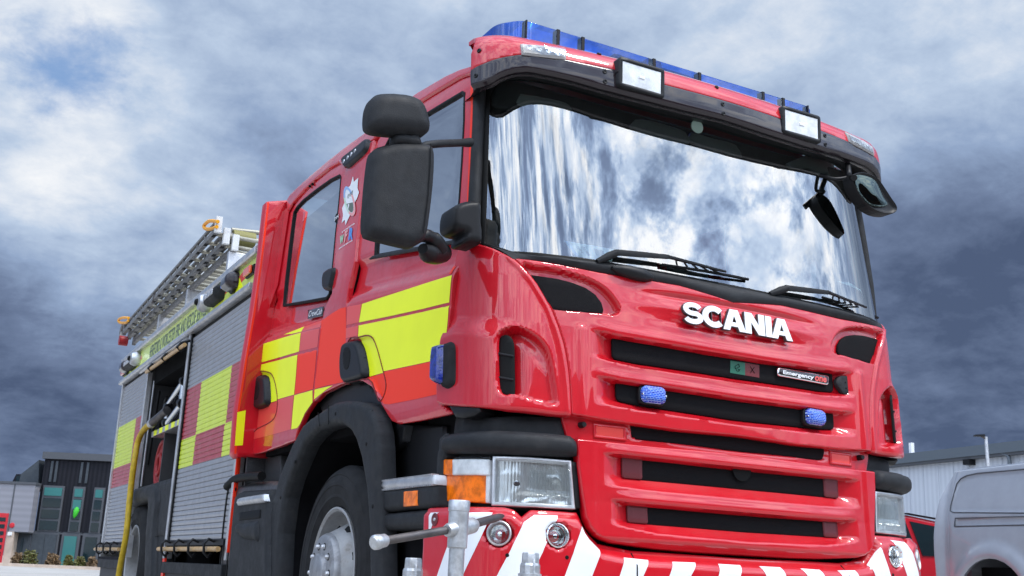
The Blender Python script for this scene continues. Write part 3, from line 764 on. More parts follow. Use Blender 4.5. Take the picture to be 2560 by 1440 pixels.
for ch, (poly, hole, x0) in zip('scania', seq):
    f = lambda p: (ub0+(p[0]+x0)/TWI*(ub1-ub0), zb0+p[1]*(zt0-zb0))
    P = ccw([f(p) for p in poly]); polys = [P] if hole is None else ringsplit(P, [f(p) for p in hole])
    def ldisp(U, V): return hood_disp(U, V)*0+.026
    sheet('letter', polys, FR, .05, 'lettersil', truck, disp=ldisp, thick=.002, rim=0)
    sheet('letter_back', polys, FR, .05, 'steel', truck, off=.0245, thick=.016, rim=.0025)

# ---- badge, stickers, blue grille beacons on the slots
def plate(name, px, g, off, m, thick=.008, par=truck, r=.01, S=FR, grow=0, trm=None, **kw):
    q = trace(S, px, g); 
    if grow: q = inset(ccw(q), -grow)
    return sheet(name, roundpoly(ccw(q), r, 3) if r else ccw(q), S, .03, m, par, off=off, thick=thick, **kw), q
bdg, bq = plate('maker_badge', ZK([(1012, 628), (1378, 690), (1374, 748), (1014, 680)]), (.4, 1.5), -.014, 'chrome', .012)
plate('badge_face', ZK([(1018, 634), (1372, 694), (1368, 742), (1020, 674)]), (.4, 1.5), -.0125, 'glossblk', .002)
def quad(px, g, S=FR): return trace(S, px, g)
text_on('badge_text', 'Emergency', quad(ZK([(1040, 680), (1262, 722), (1264, 685), (1042, 645)]), (.4, 1.5)), FR, 'white', truck, off=-.0095, bold=.03)
text_on('badge_text', 'one', quad(ZK([(1270, 724), (1354, 736), (1356, 702), (1272, 686)]), (.4, 1.5)), FR, 'letred', truck, off=-.0095, bold=.03)
plate('green_sticker', ZK([(684, 570), (790, 585), (790, 676), (682, 658)]), (.2, 1.5), -.0308, mat('green_sticker', (.01, .12, .07), .4), .001, r=0, rim=0)
plate('red_sticker', ZK([(790, 585), (893, 602), (893, 694), (790, 676)]), (.2, 1.5), -.0308, mat('dull_red_sticker', (.14, .012, .015), .4), .001, r=0, rim=0)
cg = trace(FR, ZK([(735, 622), (842, 640)]), (.2, 1.5))
def sticker_mark(cu, cv, s, m):
    for a, b in (((-.4, .1), (.2, .45)), ((.2, .45), (.3, .1)), ((.3, .1), (-.4, -.25)), ((-.4, -.25), (-.4, .1)), ((-.2, -.3), (-.1, -.5)), ((.1, -.2), (.25, -.45)), ((.4, -.2), (.0, -.55))):
        P = FR(np.array([cu+a[0]*s, cu+b[0]*s]), np.array([cv+a[1]*s, cv+b[1]*s]))+np.array([0, .0295, 0]); tube('sticker_symbol', list(P), .0012, m, truck, 5)
sticker_mark(cg[0][0], cg[0][1], .035, 'black')
for a in ((-1, 1), (-1, -1)):
    P = FR(np.array([cg[1][0]-.012, cg[1][0]+.012]), np.array([cg[1][1]-.014*a[1], cg[1][1]+.014*a[1]]))+np.array([0, .0295, 0]); tube('sticker_symbol', list(P), .0012, 'black', truck, 5)
# round bracket plate at the end of slot one
q = trace(FR, ZK([(1470, 690), (1515, 692), (1540, 715), (1545, 770), (1525, 800), (1512, 825), (1485, 815), (1455, 775), (1435, 740), (1440, 708)]), (.7, 1.5))
sheet('aerial_cap', smoothpoly(ccw(q), 3), FR, .03, 'plastic', truck, disp=lambda U, V: np.full(U.shape, -.012), thick=.02)
for dx, dz_ in ((0, .012), (.002, -.016)):
    c = np.mean(np.array(q), 0); P_ = FR(np.array([c[0]+dx]), np.array([c[1]+dz_]))[0]; lathe('screw', [(0, .0), (.0025, 0), (.003, .004)], P_+[0, .008, 0], (0, 1, 0), 'black', truck, 8)
bb = trace(FR, [(1627, 984), (2034, 1044)], (-.45, 1.28)); bu_, bz_ = (abs(bb[0][0])+abs(bb[1][0]))/2, (bb[0][1]+bb[1][1])/2
def sidepx(pts): return pts
for sg in (-1, 1):
    cu = sg*bu_; be_ = node('grille_beacon', truck); hw, hh = .056, .034
    P = [(cu-hw, bz_-hh), (cu+hw, bz_-hh), (cu+hw, bz_+hh), (cu-hw, bz_+hh)]
    sheet('base', roundpoly(ccw(inset(P, -.004)), .022, 5), FR, .02, 'dkplastic', be_, off=-.012, thick=.022, rim=.003)
    pc = (cu, bz_); rp = roundpoly(ccw(P), .026, 6)
    def bd(U, V, pc=pc, rp=rp): return .004+.020*sst(sdf(rp, U, V), -.002, .018)**.6
    sheet('blue_lens', rp, FR, .006, 'bluelit', be_, disp=bd, thick=.015, rim=.001)
    for e in (-1, 1):
        P_ = FR(np.array([cu+e*hw*.97]), np.array([bz_-.002]))[0]; lathe('screw', [(0, .012), (.004, .010), (.005, 0)], P_, (0, -1, 0), 'chrome', be_, 10)
# ------------------------------------------------------------------ cab side surface (u = -y so that the normal points outwards)
def SD(U, V):
    U = np.asarray(U, float); V = np.asarray(V, float)
    x = -1.2+.05*np.maximum(V-1.95, 0)+.5*np.minimum(np.maximum(V-2.62-.085*np.clip(-U-.4, 0, 3), 0), .4)**1.6+1.0*np.maximum(1.28-V, 0)**2+.10*np.maximum(U+.62, 0)**2
    return np.stack([x, -U, V+0*U], -1)
def SX(xx):
    def S(U, V):
        U = np.asarray(U, float); V = np.asarray(V, float); return np.stack([xx+0*U+0*V, -U, V+0*U], -1)
    return S
def SY(yy):
    def S(U, V):
        U = np.asarray(U, float); V = np.asarray(V, float); return np.stack([U, yy+0*U+0*V, V+0*U], -1)
    return S
def WSi(U, V): p = WS(U, V); p[..., 1] += .09; return p
def loft(name, rows, m, parent=None, mirror=False, closed=False):
    """rows of equally many points joined into a skin"""
    n = len(rows[0]); V = [p for r in rows for p in r]; F = []
    for i in range(len(rows)-1):
        for k in range(n-(0 if closed else 1)): F.append((i*n+k, i*n+(k+1) % n, (i+1)*n+(k+1) % n, (i+1)*n+k))
    bm = bmesh.new(); vs = [bm.verts.new(tuple(map(float, v))) for v in V]
    for f in F:
        try: bm.faces.new([vs[i] for i in f])
        except Exception: pass
    o = bmobj(name, bm, m, parent, smooth=True)
    if mirror: mirrored(o, parent)
    return o
def resamp(L, n):
    L = [np.array(p, float) for p in L]; d = [0]
    for i in range(1, len(L)): d.append(d[-1]+np.linalg.norm(L[i]-L[i-1]))
    t = np.linspace(0, d[-1], n); A = np.array(L); return [np.array([np.interp(x, d, A[:, k]) for k in range(A.shape[1])]) for x in t]
def pillow(name, poly, S, m, parent, bulge=.03, r=.05, thick=.06, step=.012, off=0, **kw):
    poly = ccw(poly)
    def dsp(U, V): t = np.clip(sdf(poly, U, V)/r, 0, 1); return bulge*np.sqrt(1-(1-t)**2)
    return sheet(name, poly, S, step, m, parent, disp=dsp, thick=thick, off=off, **kw)

# ---- windscreen
wl = trace(WS, [(1219, 238), (1216, 330), (1213, 430), (1209, 540), (1206, 612)], (-1.1, 2.3))
wl = [(a, b) for a, b in wl]
gb = edge(WS, [(1206, 612), (1276, 633), (1380, 641), (1486, 654), (1640, 681), (1775, 706), (1913, 734)], (-1.1, 1.88))
WSH = ccw(sym([(0.0, 2.70), (wl[0][0]+.03, 2.70)]+wl+gb[1:]))
sheet('windscreen', WSH, WS, .035, 'wsglass', truck, thick=0)
# seal round the glass
wo = ccw(sym([(0.0, 2.715), (wl[0][0]+.02, 2.715)]+[(a-.012, b) for a, b in wl]+[(q[0], q[1]-.012) for q in gb[1:]]))
sheet('window_seal', ringsplit(wo, inset(WSH, .006)), WS, .05, 'black', truck, off=.004, thick=.02)
# A pillars
fr_p = [WS(np.array([a-.008]), np.array([b]))[0] for a, b in trace(WS, [(1223, 215), (1219, 300), (1215, 400), (1211, 500), (1205, 618)], (-1.1, 2.3))]
rr_p = [SD(np.array([a]), np.array([b]))[0] for a, b in trace(SD, [(1183, 215), (1181, 300), (1176, 400), (1170, 505), (1160, 610)], (-.4, 2.5))]
rows = []
for a, b in zip(resamp(fr_p, 12), resamp(rr_p, 12)):
    c = np.array([-1.0, .8, a[2]]); row = []
    for t in np.linspace(0, 1, 7):
        p = a*(1-t)+b*t; o_ = p-c; o_[2] = 0; o_ /= np.linalg.norm(o_); row.append(p+o_*.022*math.sin(math.pi*t)**.8)
    row = [a+np.array([.01, .05, 0])]+row+[b+np.array([.03, .02, 0])]
    rows.append(row)
loft('windscreen_pillar', rows, 'plastic', truck, mirror=True)
# ---- cowl under the windscreen
ht = resamp([FR(np.array([a]), np.array([b]))[0] for a, b in h_top+[]], 24)
gbp = resamp([WS(np.array([a]), np.array([b]))[0] for a, b in gb], 24)
rows = []
for a, b in zip(ht, gbp):
    n = np.array([0, -1, .25]); row = [a+[0, .03, -.03], a+[0, .008, .002]]
    for t, h in ((.25, .012), (.55, .018), (.85, .012), (1, .0)): row.append((a+[0, .008, .002])*(1-t)+b*t+n*h)
    row.append(b+[0, .03, 0]); rows.append(row)
rowsr = [[np.array([-p[0], p[1], p[2]]) for p in r] for r in rows[::-1][1:]]
loft('cowl', rows+rowsr, 'plastic', truck)
for px0, px1 in (((1533, 668), (1635, 694)), ((2010, 764), (2086, 783))):
    A_ = onplane(px0, 1, .075 if px0[0] < 1700 else .10); B_ = onplane(px1, 1, .065 if px0[0] < 1700 else .13)
    tube('wiper_spindle_cover', [A_+(B_-A_)*t+[0, .01, 0] for t in np.linspace(0, 1, 7)], [.008, .022, .028, .03, .03, .026, .010], 'dkplastic', truck, 12)
# ---- wipers
def wiper(px, tip):
    w_ = node('wiper', truck)
    def q(p, h): a = trace(WS, [p], (-.2, 1.9))[0]; return WS(np.array([a[0]]), np.array([a[1]]))[0]+np.array([0, -h, 0])
    a, b, c, d = [q(p, h) for p, h in zip(px, (.01, .035, .045, .040))]
    tube('wiper_hinge', [a, a*.4+b*.6, b], [.012, .018, .016], 'plastic', w_, 8)
    tube('wiper_arm', [b, b*.5+c*.5, c], [.015, .014, .011], 'plastic', w_, 6, .55, up=(0, -1, 0))
    tube('wiper_link', [c, d], [.009, .006], 'dkplastic', w_, 6)
    e0, e1 = [q(p, h) for p, h in zip(tip, (.016, .012))]
    tube('wiper_blade', [e0*(1-t)+e1*t+np.array([0, -.012*math.sin(math.pi*t), 0]) for t in np.linspace(0, 1, 9)], .007, 'black', w_, 6)
    for t in (.12, .25, .38, .52, .66):
        p = c*(1-t)+d*t; k = e0*(1-t-.05)+e1*(t+.05); tube('blade_clip', [p, k], .0045, 'dkplastic', w_, 5)
wiper([(1490, 655), (1531, 636), (1656, 648), (1800, 684)], [(1650, 664), (1866, 700)])
wiper([(1921, 736), (1955, 724), (2055, 736), (2150, 772)], [(2050, 745), (2196, 794)])

# ---- visor
vt = edge(VZ, ZA([(78, 645), (130, 612), (180, 590), (290, 548), (400, 522), (500, 508), (660, 525), (900, 552), (1330, 640), (1790, 775), (2200, 882), (2520, 975)]), (-1.35, 2.7))
vb = edge(VZ, ZA([(90, 808), (150, 795), (240, 762), (320, 712), (400, 680), (480, 662), (560, 658), (640, 664), (800, 697), (1000, 747), (1380, 852), (1700, 932), (2000, 1008), (2520, 1135)]), (-1.35, 2.6))
vl = trace(VZ, ZA([(76, 700), (80, 770)]), (-1.4, 2.65))
VIS = ccw(sym(vt[::-1]+vl+vb))
vtf, vbf = fline(vt), fline(vb)
def vis_disp(U, V): return .014-.020*(1-sst(V-vbf(np.abs(U)), 0, .022))**2
visor = sheet('sun_visor', inset(VIS, .001), VZ, .012, 'glossblk', truck, disp=vis_disp, thick=.02, rim=.004)
rows = []
for a, b in vb+[(-a, b) for a, b in vb[::-1][1:]]:
    p = VZ(np.array([a]), np.array([b]))[0]; x = p[0]; ax = abs(x)
    inn = np.array([np.clip(x, -1.14, 1.14), max(p[1]+.02, .10+.18*(2.60-1.85)+.028*x*x+.064*x**8+.05), b+.035])
    rows.append([p+[0, -.004, -.002], p*.75+inn*.25+[0, 0, -.012], p*.4+inn*.6, inn])
loft('visor_underside', rows, 'dkplastic', truck)
# ---- red roof cap above the visor
ct = 2.873
CAPH = [(0.0, ct)]+[(u, ct) for u in np.linspace(-.2, -1.13, 8)]+[(-1.22, 2.865), (vt[0][0]+.04, 2.83), (vt[0][0], 2.76), (vt[0][0], vt[0][1]+.02)]+[(q[0], q[1]+.004) for q in vt]
sheet('roof_cap', ccw(sym(CAPH)), VZ, .014, 'red', truck, disp=lambda U, V: .012+0*U, thick=.02, rim=.004)
# LED markers in the cap
for sg in (-1, 1):
    q = trace(VZ, ZA([(512, 428), (893, 477), (893, 543), (522, 500)]), (-1.0, 2.75)); q = ccw([(-sg*a, b) for a, b in q]); mk = node('marker_light', truck)
    sheet('housing', inset(q, -.004), VZ, .03, 'grey', mk, off=.018, thick=.02, rim=.002)
    cz = np.mean([b for _, b in q]); us = sorted(a for a, _ in q); u0, u1 = np.mean(us[:2]), np.mean(us[2:])
    for k in range(4):
        uu = u0+(u1-u0)*(.16+.22*k); P_ = VZ(np.array([uu]), np.array([cz]))[0]; n_ = normals(VZ, np.array([uu]), np.array([cz]))[0]
        lathe('led', [(0, .006), (.010, .004), (.013, .0), (.015, .001), (.015, -.004)], P_+n_*.019, n_, 'chrome', mk, 16)
    sheet('lens', q, VZ, .03, 'lensglass', mk, off=.027, thick=0)
def vscrew(u, v, S=VZ, off=.014, r=.011, m='dkplastic'):
    P_ = S(np.array([u]), np.array([v]))[0]; n_ = normals(S, np.array([u]), np.array([v]))[0]
    lathe('screw', [(0, .001), (.003, .001), (.004, .004), (r*.7, .005), (r, .002), (r, -.004)], P_+n_*off, n_, m, truck, 16)
for px in [(1509, 207), (1508, 183), (1496, 142)]+ZA([(125, 692), (152, 470)]):
    a = trace(VZ, [px], (-.7, 2.7))[0]
    for sg in (1, -1): vscrew(sg*a[0], a[1])
for px in [(1804, 287), (1802, 264), (1788, 224)]:
    a = trace(VZ, [px], (0, 2.7))[0]; vscrew(a[0], a[1])
# ---- work lamps
for sg in (-1, 1):
    wl_ = node('work_lamp', truck); yf = .118; S = SY(yf)
    q = [(-.585, 2.687), (-.368, 2.687), (-.368, 2.800), (-.585, 2.800)]; q = ccw([(-sg*a, b) for a, b in q])
    fo = inset(q, -.013)
    fr_ = ringsplit(roundpoly(fo, .014, 3), inset(q, .0))
    sheet('frame', fr_, S, .05, 'dkplastic', wl_, off=.01, thick=.07, rim=.004)
    sheet('reflector', q, S, .02, 'reflector', wl_, disp=lambda U, V, q=q: -.004-.030*sst(sdf(q, U, V), 0, .05), thick=0)
    sheet('lens', q, S, .03, 'clearlens', wl_, off=.006, thick=0)
    cx, cz = np.mean([a for a, _ in q]), np.mean([b for _, b in q])
    box('bulb', (cx-.016, yf-.010, cz-.008), (cx+.016, yf-.004, cz+.008), 'white', wl_, bevel=.003)
    hp = ccw([(a*1.0, b) for a, b in inset(q, -.008)])
    for e in (-1, 1): box('mounting_lug', (cx+e*.122-.006, yf-.006, cz-.006), (cx+e*.122+.006, yf+.05, cz+.006), 'dkplastic', wl_, bevel=.003)
# ---- roof light bar
bar = node('light_bar', truck)
zb_, ztp = 2.90, 3.085
def barpoly(g): return roundpoly([(-.90+g, .49+g), (.90-g, .49+g), (.99-g, .60), (.99-g, .86-g), (-.99+g, .86-g), (-.99+g, .60)], .05, 4)
prism('blue_housing', barpoly(0), 2, zb_, ztp, 'blueglass', bar, bevel=.010)
prism('base_tray', barpoly(.012), 2, zb_-.03, zb_+.03, 'bluebody', bar)
prism('inner_deck', barpoly(.05), 2, zb_+.02, zb_+.055, 'bluebody', bar)
box('inner_core', (-.85, .60, zb_+.05), (.85, .82, ztp-.035), 'bluebody', bar)
for x in (-.88, -.705, -.565, -.143, .143, .565, .705, .88):
    wd = .004 if abs(x) > .8 else .009
    box('divider', (x-wd, .4865, zb_-.02), (x+wd, .53, ztp+.001), 'dkplastic', bar, bevel=.002)
for sg in (-1, 1):
    for x in (.50, .39):
        box('led_module', (sg*x-.045, .515, zb_+.055), (sg*x+.045, .56, ztp-.045), 'bluebright', bar, bevel=.008)
        for dz_ in (.25, .6): box('led_strip', (sg*x-.036, .508, zb_+.06+dz_*.08), (sg*x+.036, .516, zb_+.072+dz_*.08), 'chrome', bar, bevel=.003)
    lathe('rotator', [(.015, 0), (.05, .03), (.055, .09), (.02, .12)], (sg*.80, .62, zb_+.04), (0, 0, 1), 'bluebright', bar, 20)
rail = [(-.30, .62, 3.115), (-.28, .62, 3.13), (.20, .62, 3.13), (.22, .62, 3.10)]
prism('aerial_plate', [(-.31, 3.100), (-.31, 3.118), (.20, 3.118), (.20, 3.100)], 1, .60, .74, 'dkplastic', truck, bevel=.004)
prism('aerial_box', [(-.11, 3.118), (-.09, 3.162), (-.01, 3.162), (.01, 3.118)], 1, .62, .72, 'dkplastic', truck, bevel=.006)

# ---- headlamp clusters
def hl_geo(mirror):
    sg = -1 if mirror else 1
    def tr(pts, g=(-1.1, 1.0)): return [(sg*a, b) for a, b in trace(FR, ZL(pts), g)]
    H = node('headlamp', truck)
    sheet('lamp_surround', ccw(tr([(835, 395), (1990, 395), (2022, 858), (862, 858), (806, 854)])), FR, .04, 'dkplastic', H, off=-.075, thick=.04)
    fillet = tr([(808, 854), (815, 600), (822, 420), (836, 262), (880, 226), (905, 224), (888, 300), (888, 420), (872, 440), (866, 852)])
    pillow('side_frame', fillet, FR, 'plastic', H, .012, .012, .08, .02, off=.006)
    pillow('eyebrow', tr([(893, 385), (888, 300), (898, 262), (935, 232), (1100, 212), (1500, 212), (1850, 238), (1930, 250), (1968, 290), (1984, 340), (1982, 408), (1900, 414), (1500, 398), (1200, 386)]), FR, 'plastic', H, .035, .035, .09, .012, off=.012)
    # indicator
    sheet('top_lens', ccw(tr([(944, 448), (1244, 450), (1242, 570), (944, 570)])), FR, .012, 'clearlens', H, off=.008, thick=.05, rim=.004)
    sheet('top_lens', ccw(tr([(849, 470), (866, 448), (942, 448), (942, 570), (858, 566), (849, 545)])), FR, .012, 'amberc', H, off=.008, thick=.05, rim=.004, label='amber side marker lens')
    sheet('lens_tab', ccw(tr([(888, 420), (1245, 412), (1248, 436), (888, 444)])), FR, .03, 'flutelens', H, off=-.012, thick=.01)
    sheet('indicator_lens', ccw(tr([(872, 578), (1212, 578), (1208, 806), (874, 792)])), FR, .012, 'amberc', H, off=-.004, thick=.05, rim=.003)
    sheet('lens_edge', ccw(tr([(1214, 574), (1243, 574), (1236, 808), (1210, 806)])), FR, .02, 'clearlens', H, off=-.004, thick=.03)
    q = ccw(tr([(1297, 437), (1925, 474), (1955, 842), (1288, 812)])); qi = inset(q, .004)
    cu = sg*abs(tr([(1480, 640)])[0][0]); cz = tr([(1480, 640)])[0][1]
    def bowl(U, V):
        e = sdf(qi, U, V); r = np.hypot((U-cu)*.85, V-cz)
        return -.022-.075*np.clip(1-(r/.17)**2, 0, 1)*sst(e, 0, .03)+.004*np.sin(np.arctan2(V-cz, U-cu)*9)*sst(r, .02, .08)
    sheet('reflector_bowl', q, FR, .006, 'bowl', H, disp=bowl, thick=0)
    Pc = FR(np.array([cu]), np.array([cz]))[0]; n_ = normals(FR, np.array([cu]), np.array([cz]))[0]
    lathe('bulb_shield', [(0, 0), (.022, -.004), (.027, -.02), (.024, -.06)], Pc-n_*.020, n_, 'chrome', H, 20)
    gl = sheet('headlamp_glass', q, FR, .02, 'flutelens', H, off=.006, thick=.02, rim=.003)
    # moulded ribs on the lens
    us = sorted(a for a, _ in q); ulo, uhi = us[0], us[-1]; zl = min(b for _, b in q); zh = max(b for _, b in q); Vr, Fr_ = [], []
    nr = 34
    for k in range(nr):
        uu = ulo+(uhi-ulo)*(.45+.52*k/nr) if sg == 1 else uhi-(uhi-ulo)*(.45+.52*k/nr)
        path = FR(np.full(5, uu), np.linspace(zl+.03, zh-.018, 5)); nn = normals(FR, np.full(5, uu), np.linspace(zl+.03, zh-.018, 5))
        V, F = tube_geo(list(path+nn*.003), .0014, 5); b0 = len(Vr); Vr += V; Fr_ += [[i+b0 for i in f] for f in F]
    rb = mobj('lens_ribs', Vr, Fr_, 'flutelens', H); rb['kind'] = 'stuff'
    sheet('bezel', ringsplit(inset(q, -.010), inset(q, .002)), FR, .05, 'alu', H, off=.003, thick=.03, rim=.002)
    sheet('inner_trim', ccw(tr([(1950, 462), (1990, 470), (2022, 855), (1968, 850)])), FR, .04, 'dkplastic', H, off=.002, thick=.05, rim=.003)
hl_geo(False); hl_geo(True)
# dark cheek under the cab floor
for sg in (1, -1):
    q = [(sg*a, b) for a, b in trace(FR, ZL([(870, 70), (1180, 70), (1895, 70), (1935, 235), (1975, 300), (1975, 410), (1600, 420), (890, 420), (840, 300)]), (-1.1, 1.1))]
    sheet('under_cab_panel', ccw(q), FR, .04, 'plastic', truck, off=-.05, thick=.03)
    box('front_chassis', (min(sg*.6, sg*1.08), .36, .30), (max(sg*.6, sg*1.08), .9, 1.30), 'void', truck)

# ---- blue repeater on the nearside corner
def corner_blue(sg):
    B_ = node('corner_beacon', truck); tr = lambda pts: [(sg*a, b) for a, b in trace(FR, ZG(pts), (-1.35, 1.4))]
    base = tr([(1190, 138), (1215, 128), (1236, 142), (1242, 180), (1242, 340), (1232, 370), (1205, 390), (1180, 385), (1165, 360), (1160, 300), (1165, 180)])
    pillow('rubber_base', smoothpoly(ccw(base), 3), FR, 'rubber', B_, .022, .02, .02, .012, off=.024)
    lens = tr([(1150, 172), (1165, 152), (1190, 150), (1197, 170), (1194, 340), (1185, 362), (1160, 364), (1142, 345), (1141, 300)])
    pillow('blue_lens', smoothpoly(ccw(lens), 3), FR, 'bluedark', B_, .028, .018, .03, .008, off=.045)
corner_blue(1); corner_blue(-1)

# ---- nearside mirrors
MY = SY(.12)
def mtr(pts, S=MY, Z=ZC, g=(-1.6, 2.2)): return smoothpoly(ccw(trace(S, Z(pts), g)), 3)
mm = node('door_mirror', truck)
pillow('mirror_housing', mtr([(300, 600), (345, 572), (440, 550), (560, 546), (640, 556), (682, 582), (690, 680), (682, 820), (664, 980), (644, 1120), (616, 1180), (560, 1212), (500, 1205), (290, 1152), (258, 1125), (250, 1060), (262, 880), (280, 700)]), MY, 'plastic', mm, .034, .042, .055, .009)
q_ = trace(MY, ZC([(648, 566), (645, 700), (632, 900), (612, 1060), (600, 1150)]), (-1.6, 2.2)); tube('housing_seam', [MY(np.array([a]), np.array([b]))[0]+[0, -.0365, 0] for a, b in q_], .002, 'black', mm, 5)
pillow('upper_mirror', mtr([(275, 290), (300, 245), (350, 226), (450, 225), (540, 240), (600, 268), (635, 320), (658, 400), (660, 450), (635, 480), (580, 489), (480, 480), (330, 465), (275, 445), (262, 410), (264, 340)], SY(.10)), SY(.10), 'plastic', mm, .042, .055, .055, .009)
pillow('mirror_neck', mtr([(445, 490), (520, 485), (585, 490), (608, 530), (612, 560), (560, 568), (500, 552), (444, 540)], SY(.11)), SY(.11), 'plastic', mm, .02, .03, .05, .012)
P0 = onplane(ZC([(625, 552)])[0], 1, .16); P1 = onplane(ZC([(925, 540)])[0], 0, -1.21)
tube('mirror_arm', catmull([P0+[0, .02, 0], P0*.7+P1*.3, P0*.3+P1*.7, P1], 4), [.014]+[.021]*10+[.024, .026], 'plastic', mm, 12, .8)
for sgp in ([(585, 1170), (640, 1150), (700, 1185), (735, 1240)],):
    a = [onplane(p, 1, .17+.03*i) for i, p in enumerate(ZC(sgp))]
    tube('lower_arm', catmull(a, 5), [.020]*4+[.028]*5+[.034]*7, 'dkplastic', mm, 14)
a = [onplane(p, 1, .2+.06*i) for i, p in enumerate(ZC([(620, 1235), (680, 1270), (740, 1265), (765, 1245)]))]
tube('arm_foot', catmull(a, 5), [.022, .028, .034]+[.042]*9+[.036, .03, .026, .02], 'dkplastic', mm, 14)
# camera pod on the pillar foot
cp_ = node('corner_mirror_bracket', truck)
pillow('pod_cover', smoothpoly(ccw(trace(SY(.26), ZC([(822, 990), (840, 955), (900, 932), (980, 930), (994, 960), (996, 1060), (1000, 1195), (940, 1195), (890, 1185), (900, 1130), (860, 1118), (822, 1095), (815, 1050)]), (-1.2, 1.9))), 3), SY(.26), 'dkplastic', cp_, .022, .022, .12, .009)
# ---- offside front mirror
fm = node('front_mirror', truck)
FMS = SY(.08)
hs = smoothpoly(ccw(trace(FMS, ZB([(1530, 1012), (1600, 990), (1680, 1008), (1745, 1050), (1800, 1125), (1855, 1210), (1902, 1280), (1900, 1322), (1850, 1345), (1750, 1330), (1650, 1270), (1580, 1180), (1535, 1090)]), (.9, 2.5))), 3)
def shell(name, poly, S, m, par, b, r, th): return pillow(name, poly, S, m, par, b, r, th, .012)
pillow('mirror_shell', hs, FMS, 'dkplastic', fm, -.012, .03, .07, .012)
gp = smoothpoly(ccw(trace(FMS, ZB([(1540, 1020), (1600, 1008), (1680, 1030), (1730, 1070), (1760, 1130), (1790, 1200), (1830, 1265), (1770, 1285), (1680, 1270), (1610, 1205), (1560, 1130)]), (.9, 2.5))), 3)
sheet('mirror_glass', gp, FMS, .006, 'mirror', fm, off=-.004, thick=.002, rim=.001, disp=lambda U, V: .010*sst(sdf(gp, U, V), 0, .06))
A0 = onplane(ZB([(1470, 905)])[0], 1, .22); A1 = onplane(ZB([(1480, 1030)])[0], 1, .17); A2 = onplane(ZB([(1530, 1035)])[0], 1, .06)
tube('mirror_arm', catmull([A0, A1+[0, 0, .02], A1, A2], 5), .016, 'dkplastic', fm, 10)
A3 = onplane(ZB([(1230, 1010)])[0], 1, .24); A4 = onplane(ZB([(1360, 1045)])[0], 1, .18)
tube('mirror_stay', catmull([A3, A4, A1], 5), .010, 'dkplastic', fm, 8)

# ---- cab interior seen through the glass
box('cab_floor', (-1.14, .55, 1.20), (1.14, 3.3, 1.26), 'void', truck)
box('bulkhead', (-1.12, 2.0, 1.25), (1.12, 2.05, 2.0), 'int', truck)
box('cab_rear_wall', (-1.12, 3.30, 1.25), (1.12, 3.34, 2.78), 'int', truck)
box('headlining', (-1.10, .50, 2.70), (1.10, 3.32, 2.74), 'int', truck)
prism('dashboard', [(.22, 1.70), (.30, 1.86), (.46, 1.90), (.70, 1.88), (.85, 1.78), (.85, 1.5), (.3, 1.5)], 0, -1.1, 1.1, 'dash', truck, bevel=.02)
box('header_panel', (-1.08, .40, 2.56), (1.08, .56, 2.72), 'int', truck, bevel=.02)
for px in ([(215, 128), (330, 128), (450, 148), (560, 170), (612, 195), (628, 252), (520, 238), (400, 214), (270, 165)], [(1000, 278), (1090, 285), (1220, 322), (1285, 350), (1308, 410), (1200, 388), (1080, 355), (976, 326)],
           [(1322, 352), (1440, 385), (1560, 415), (1590, 440), (1612, 490), (1500, 460), (1332, 412)], [(1880, 530), (2000, 555), (2120, 600), (2200, 650), (2120, 650), (1980, 610), (1870, 565)]):
    q = ccw(trace(WSi, ZI(px), (0, 2.5))); sheet('sun_blind', smoothpoly(q, 2), WSi, .04, 'grey', truck, thick=.015)
q = trace(WS, ZI([(1351, 319)]), (0, 2.5))[0]; P_ = WS(np.array([q[0]]), np.array([q[1]]))[0]
lathe('windscreen_sticker', [(0, .004), (.034, .004), (.034, 0)], P_+[0, -.002, 0], (0, -1, 0), mat('pale_green_sticker', (.35, .48, .42), .5), truck, 24)
for (sx, sy) in ((-.62, 1.15), (.62, 1.15)):
    st = node('seat', truck); box('backrest', (sx-.24, sy, 1.45), (sx+.24, sy+.14, 2.15), 'int', st, bevel=.06); box('headrest', (sx-.13, sy+.02, 2.17), (sx+.13, sy+.12, 2.38), 'int', st, bevel=.04); box('cushion', (sx-.25, sy-.5, 1.4), (sx+.25, sy, 1.55), 'int', st, bevel=.05)
wr = lathe('steering_wheel', [(.22+.016*math.cos(R(a)), .016*math.sin(R(a))) for a in range(0, 361, 45)], (.60, .62, 1.97), (0, -.55, .83), 'dkplastic', truck, 32, cap=False)
# ------------------------------------------------------------------ cab side panels
gS = (-.8, 1.8)
def side(pts, S=SD, g=gS): return trace(S, pts, g)
FD = ccw(side([(1181, 184), (1178, 290), (1175, 341), (1171, 450), (1166, 560), (1158, 605), (1147, 632), (1138, 655), (1131, 710), (1124, 785), (1119, 830), (1111, 900), (1107, 972), (1104, 1014), (1118, 1026), (1133, 1032), (1110, 1040), (1049, 1053), (999, 1061), (979, 1053), (963, 1028), (949, 1003), (929, 967), (907, 953), (888, 950), (863, 957),
              (863, 900), (864, 844), (867, 756), (873, 719), (880, 692), (888, 654), (893, 600), (903, 530), (915, 450), (926, 390), (936, 358), (948, 333), (962, 318), (1000, 289), (1049, 256), (1100, 224), (1150, 194)], g=(-.4, 2.6)))
FDW = ccw(side([(1150, 227), (1157, 231), (1155, 300), (1150, 400), (1143, 500), (1133, 604), (1030, 622), (931, 640), (936, 560), (944, 480), (951, 400), (957, 365), (967, 345), (985, 331), (1020, 307), (1064, 279), (1110, 251)], g=(-.5, 2.5)))
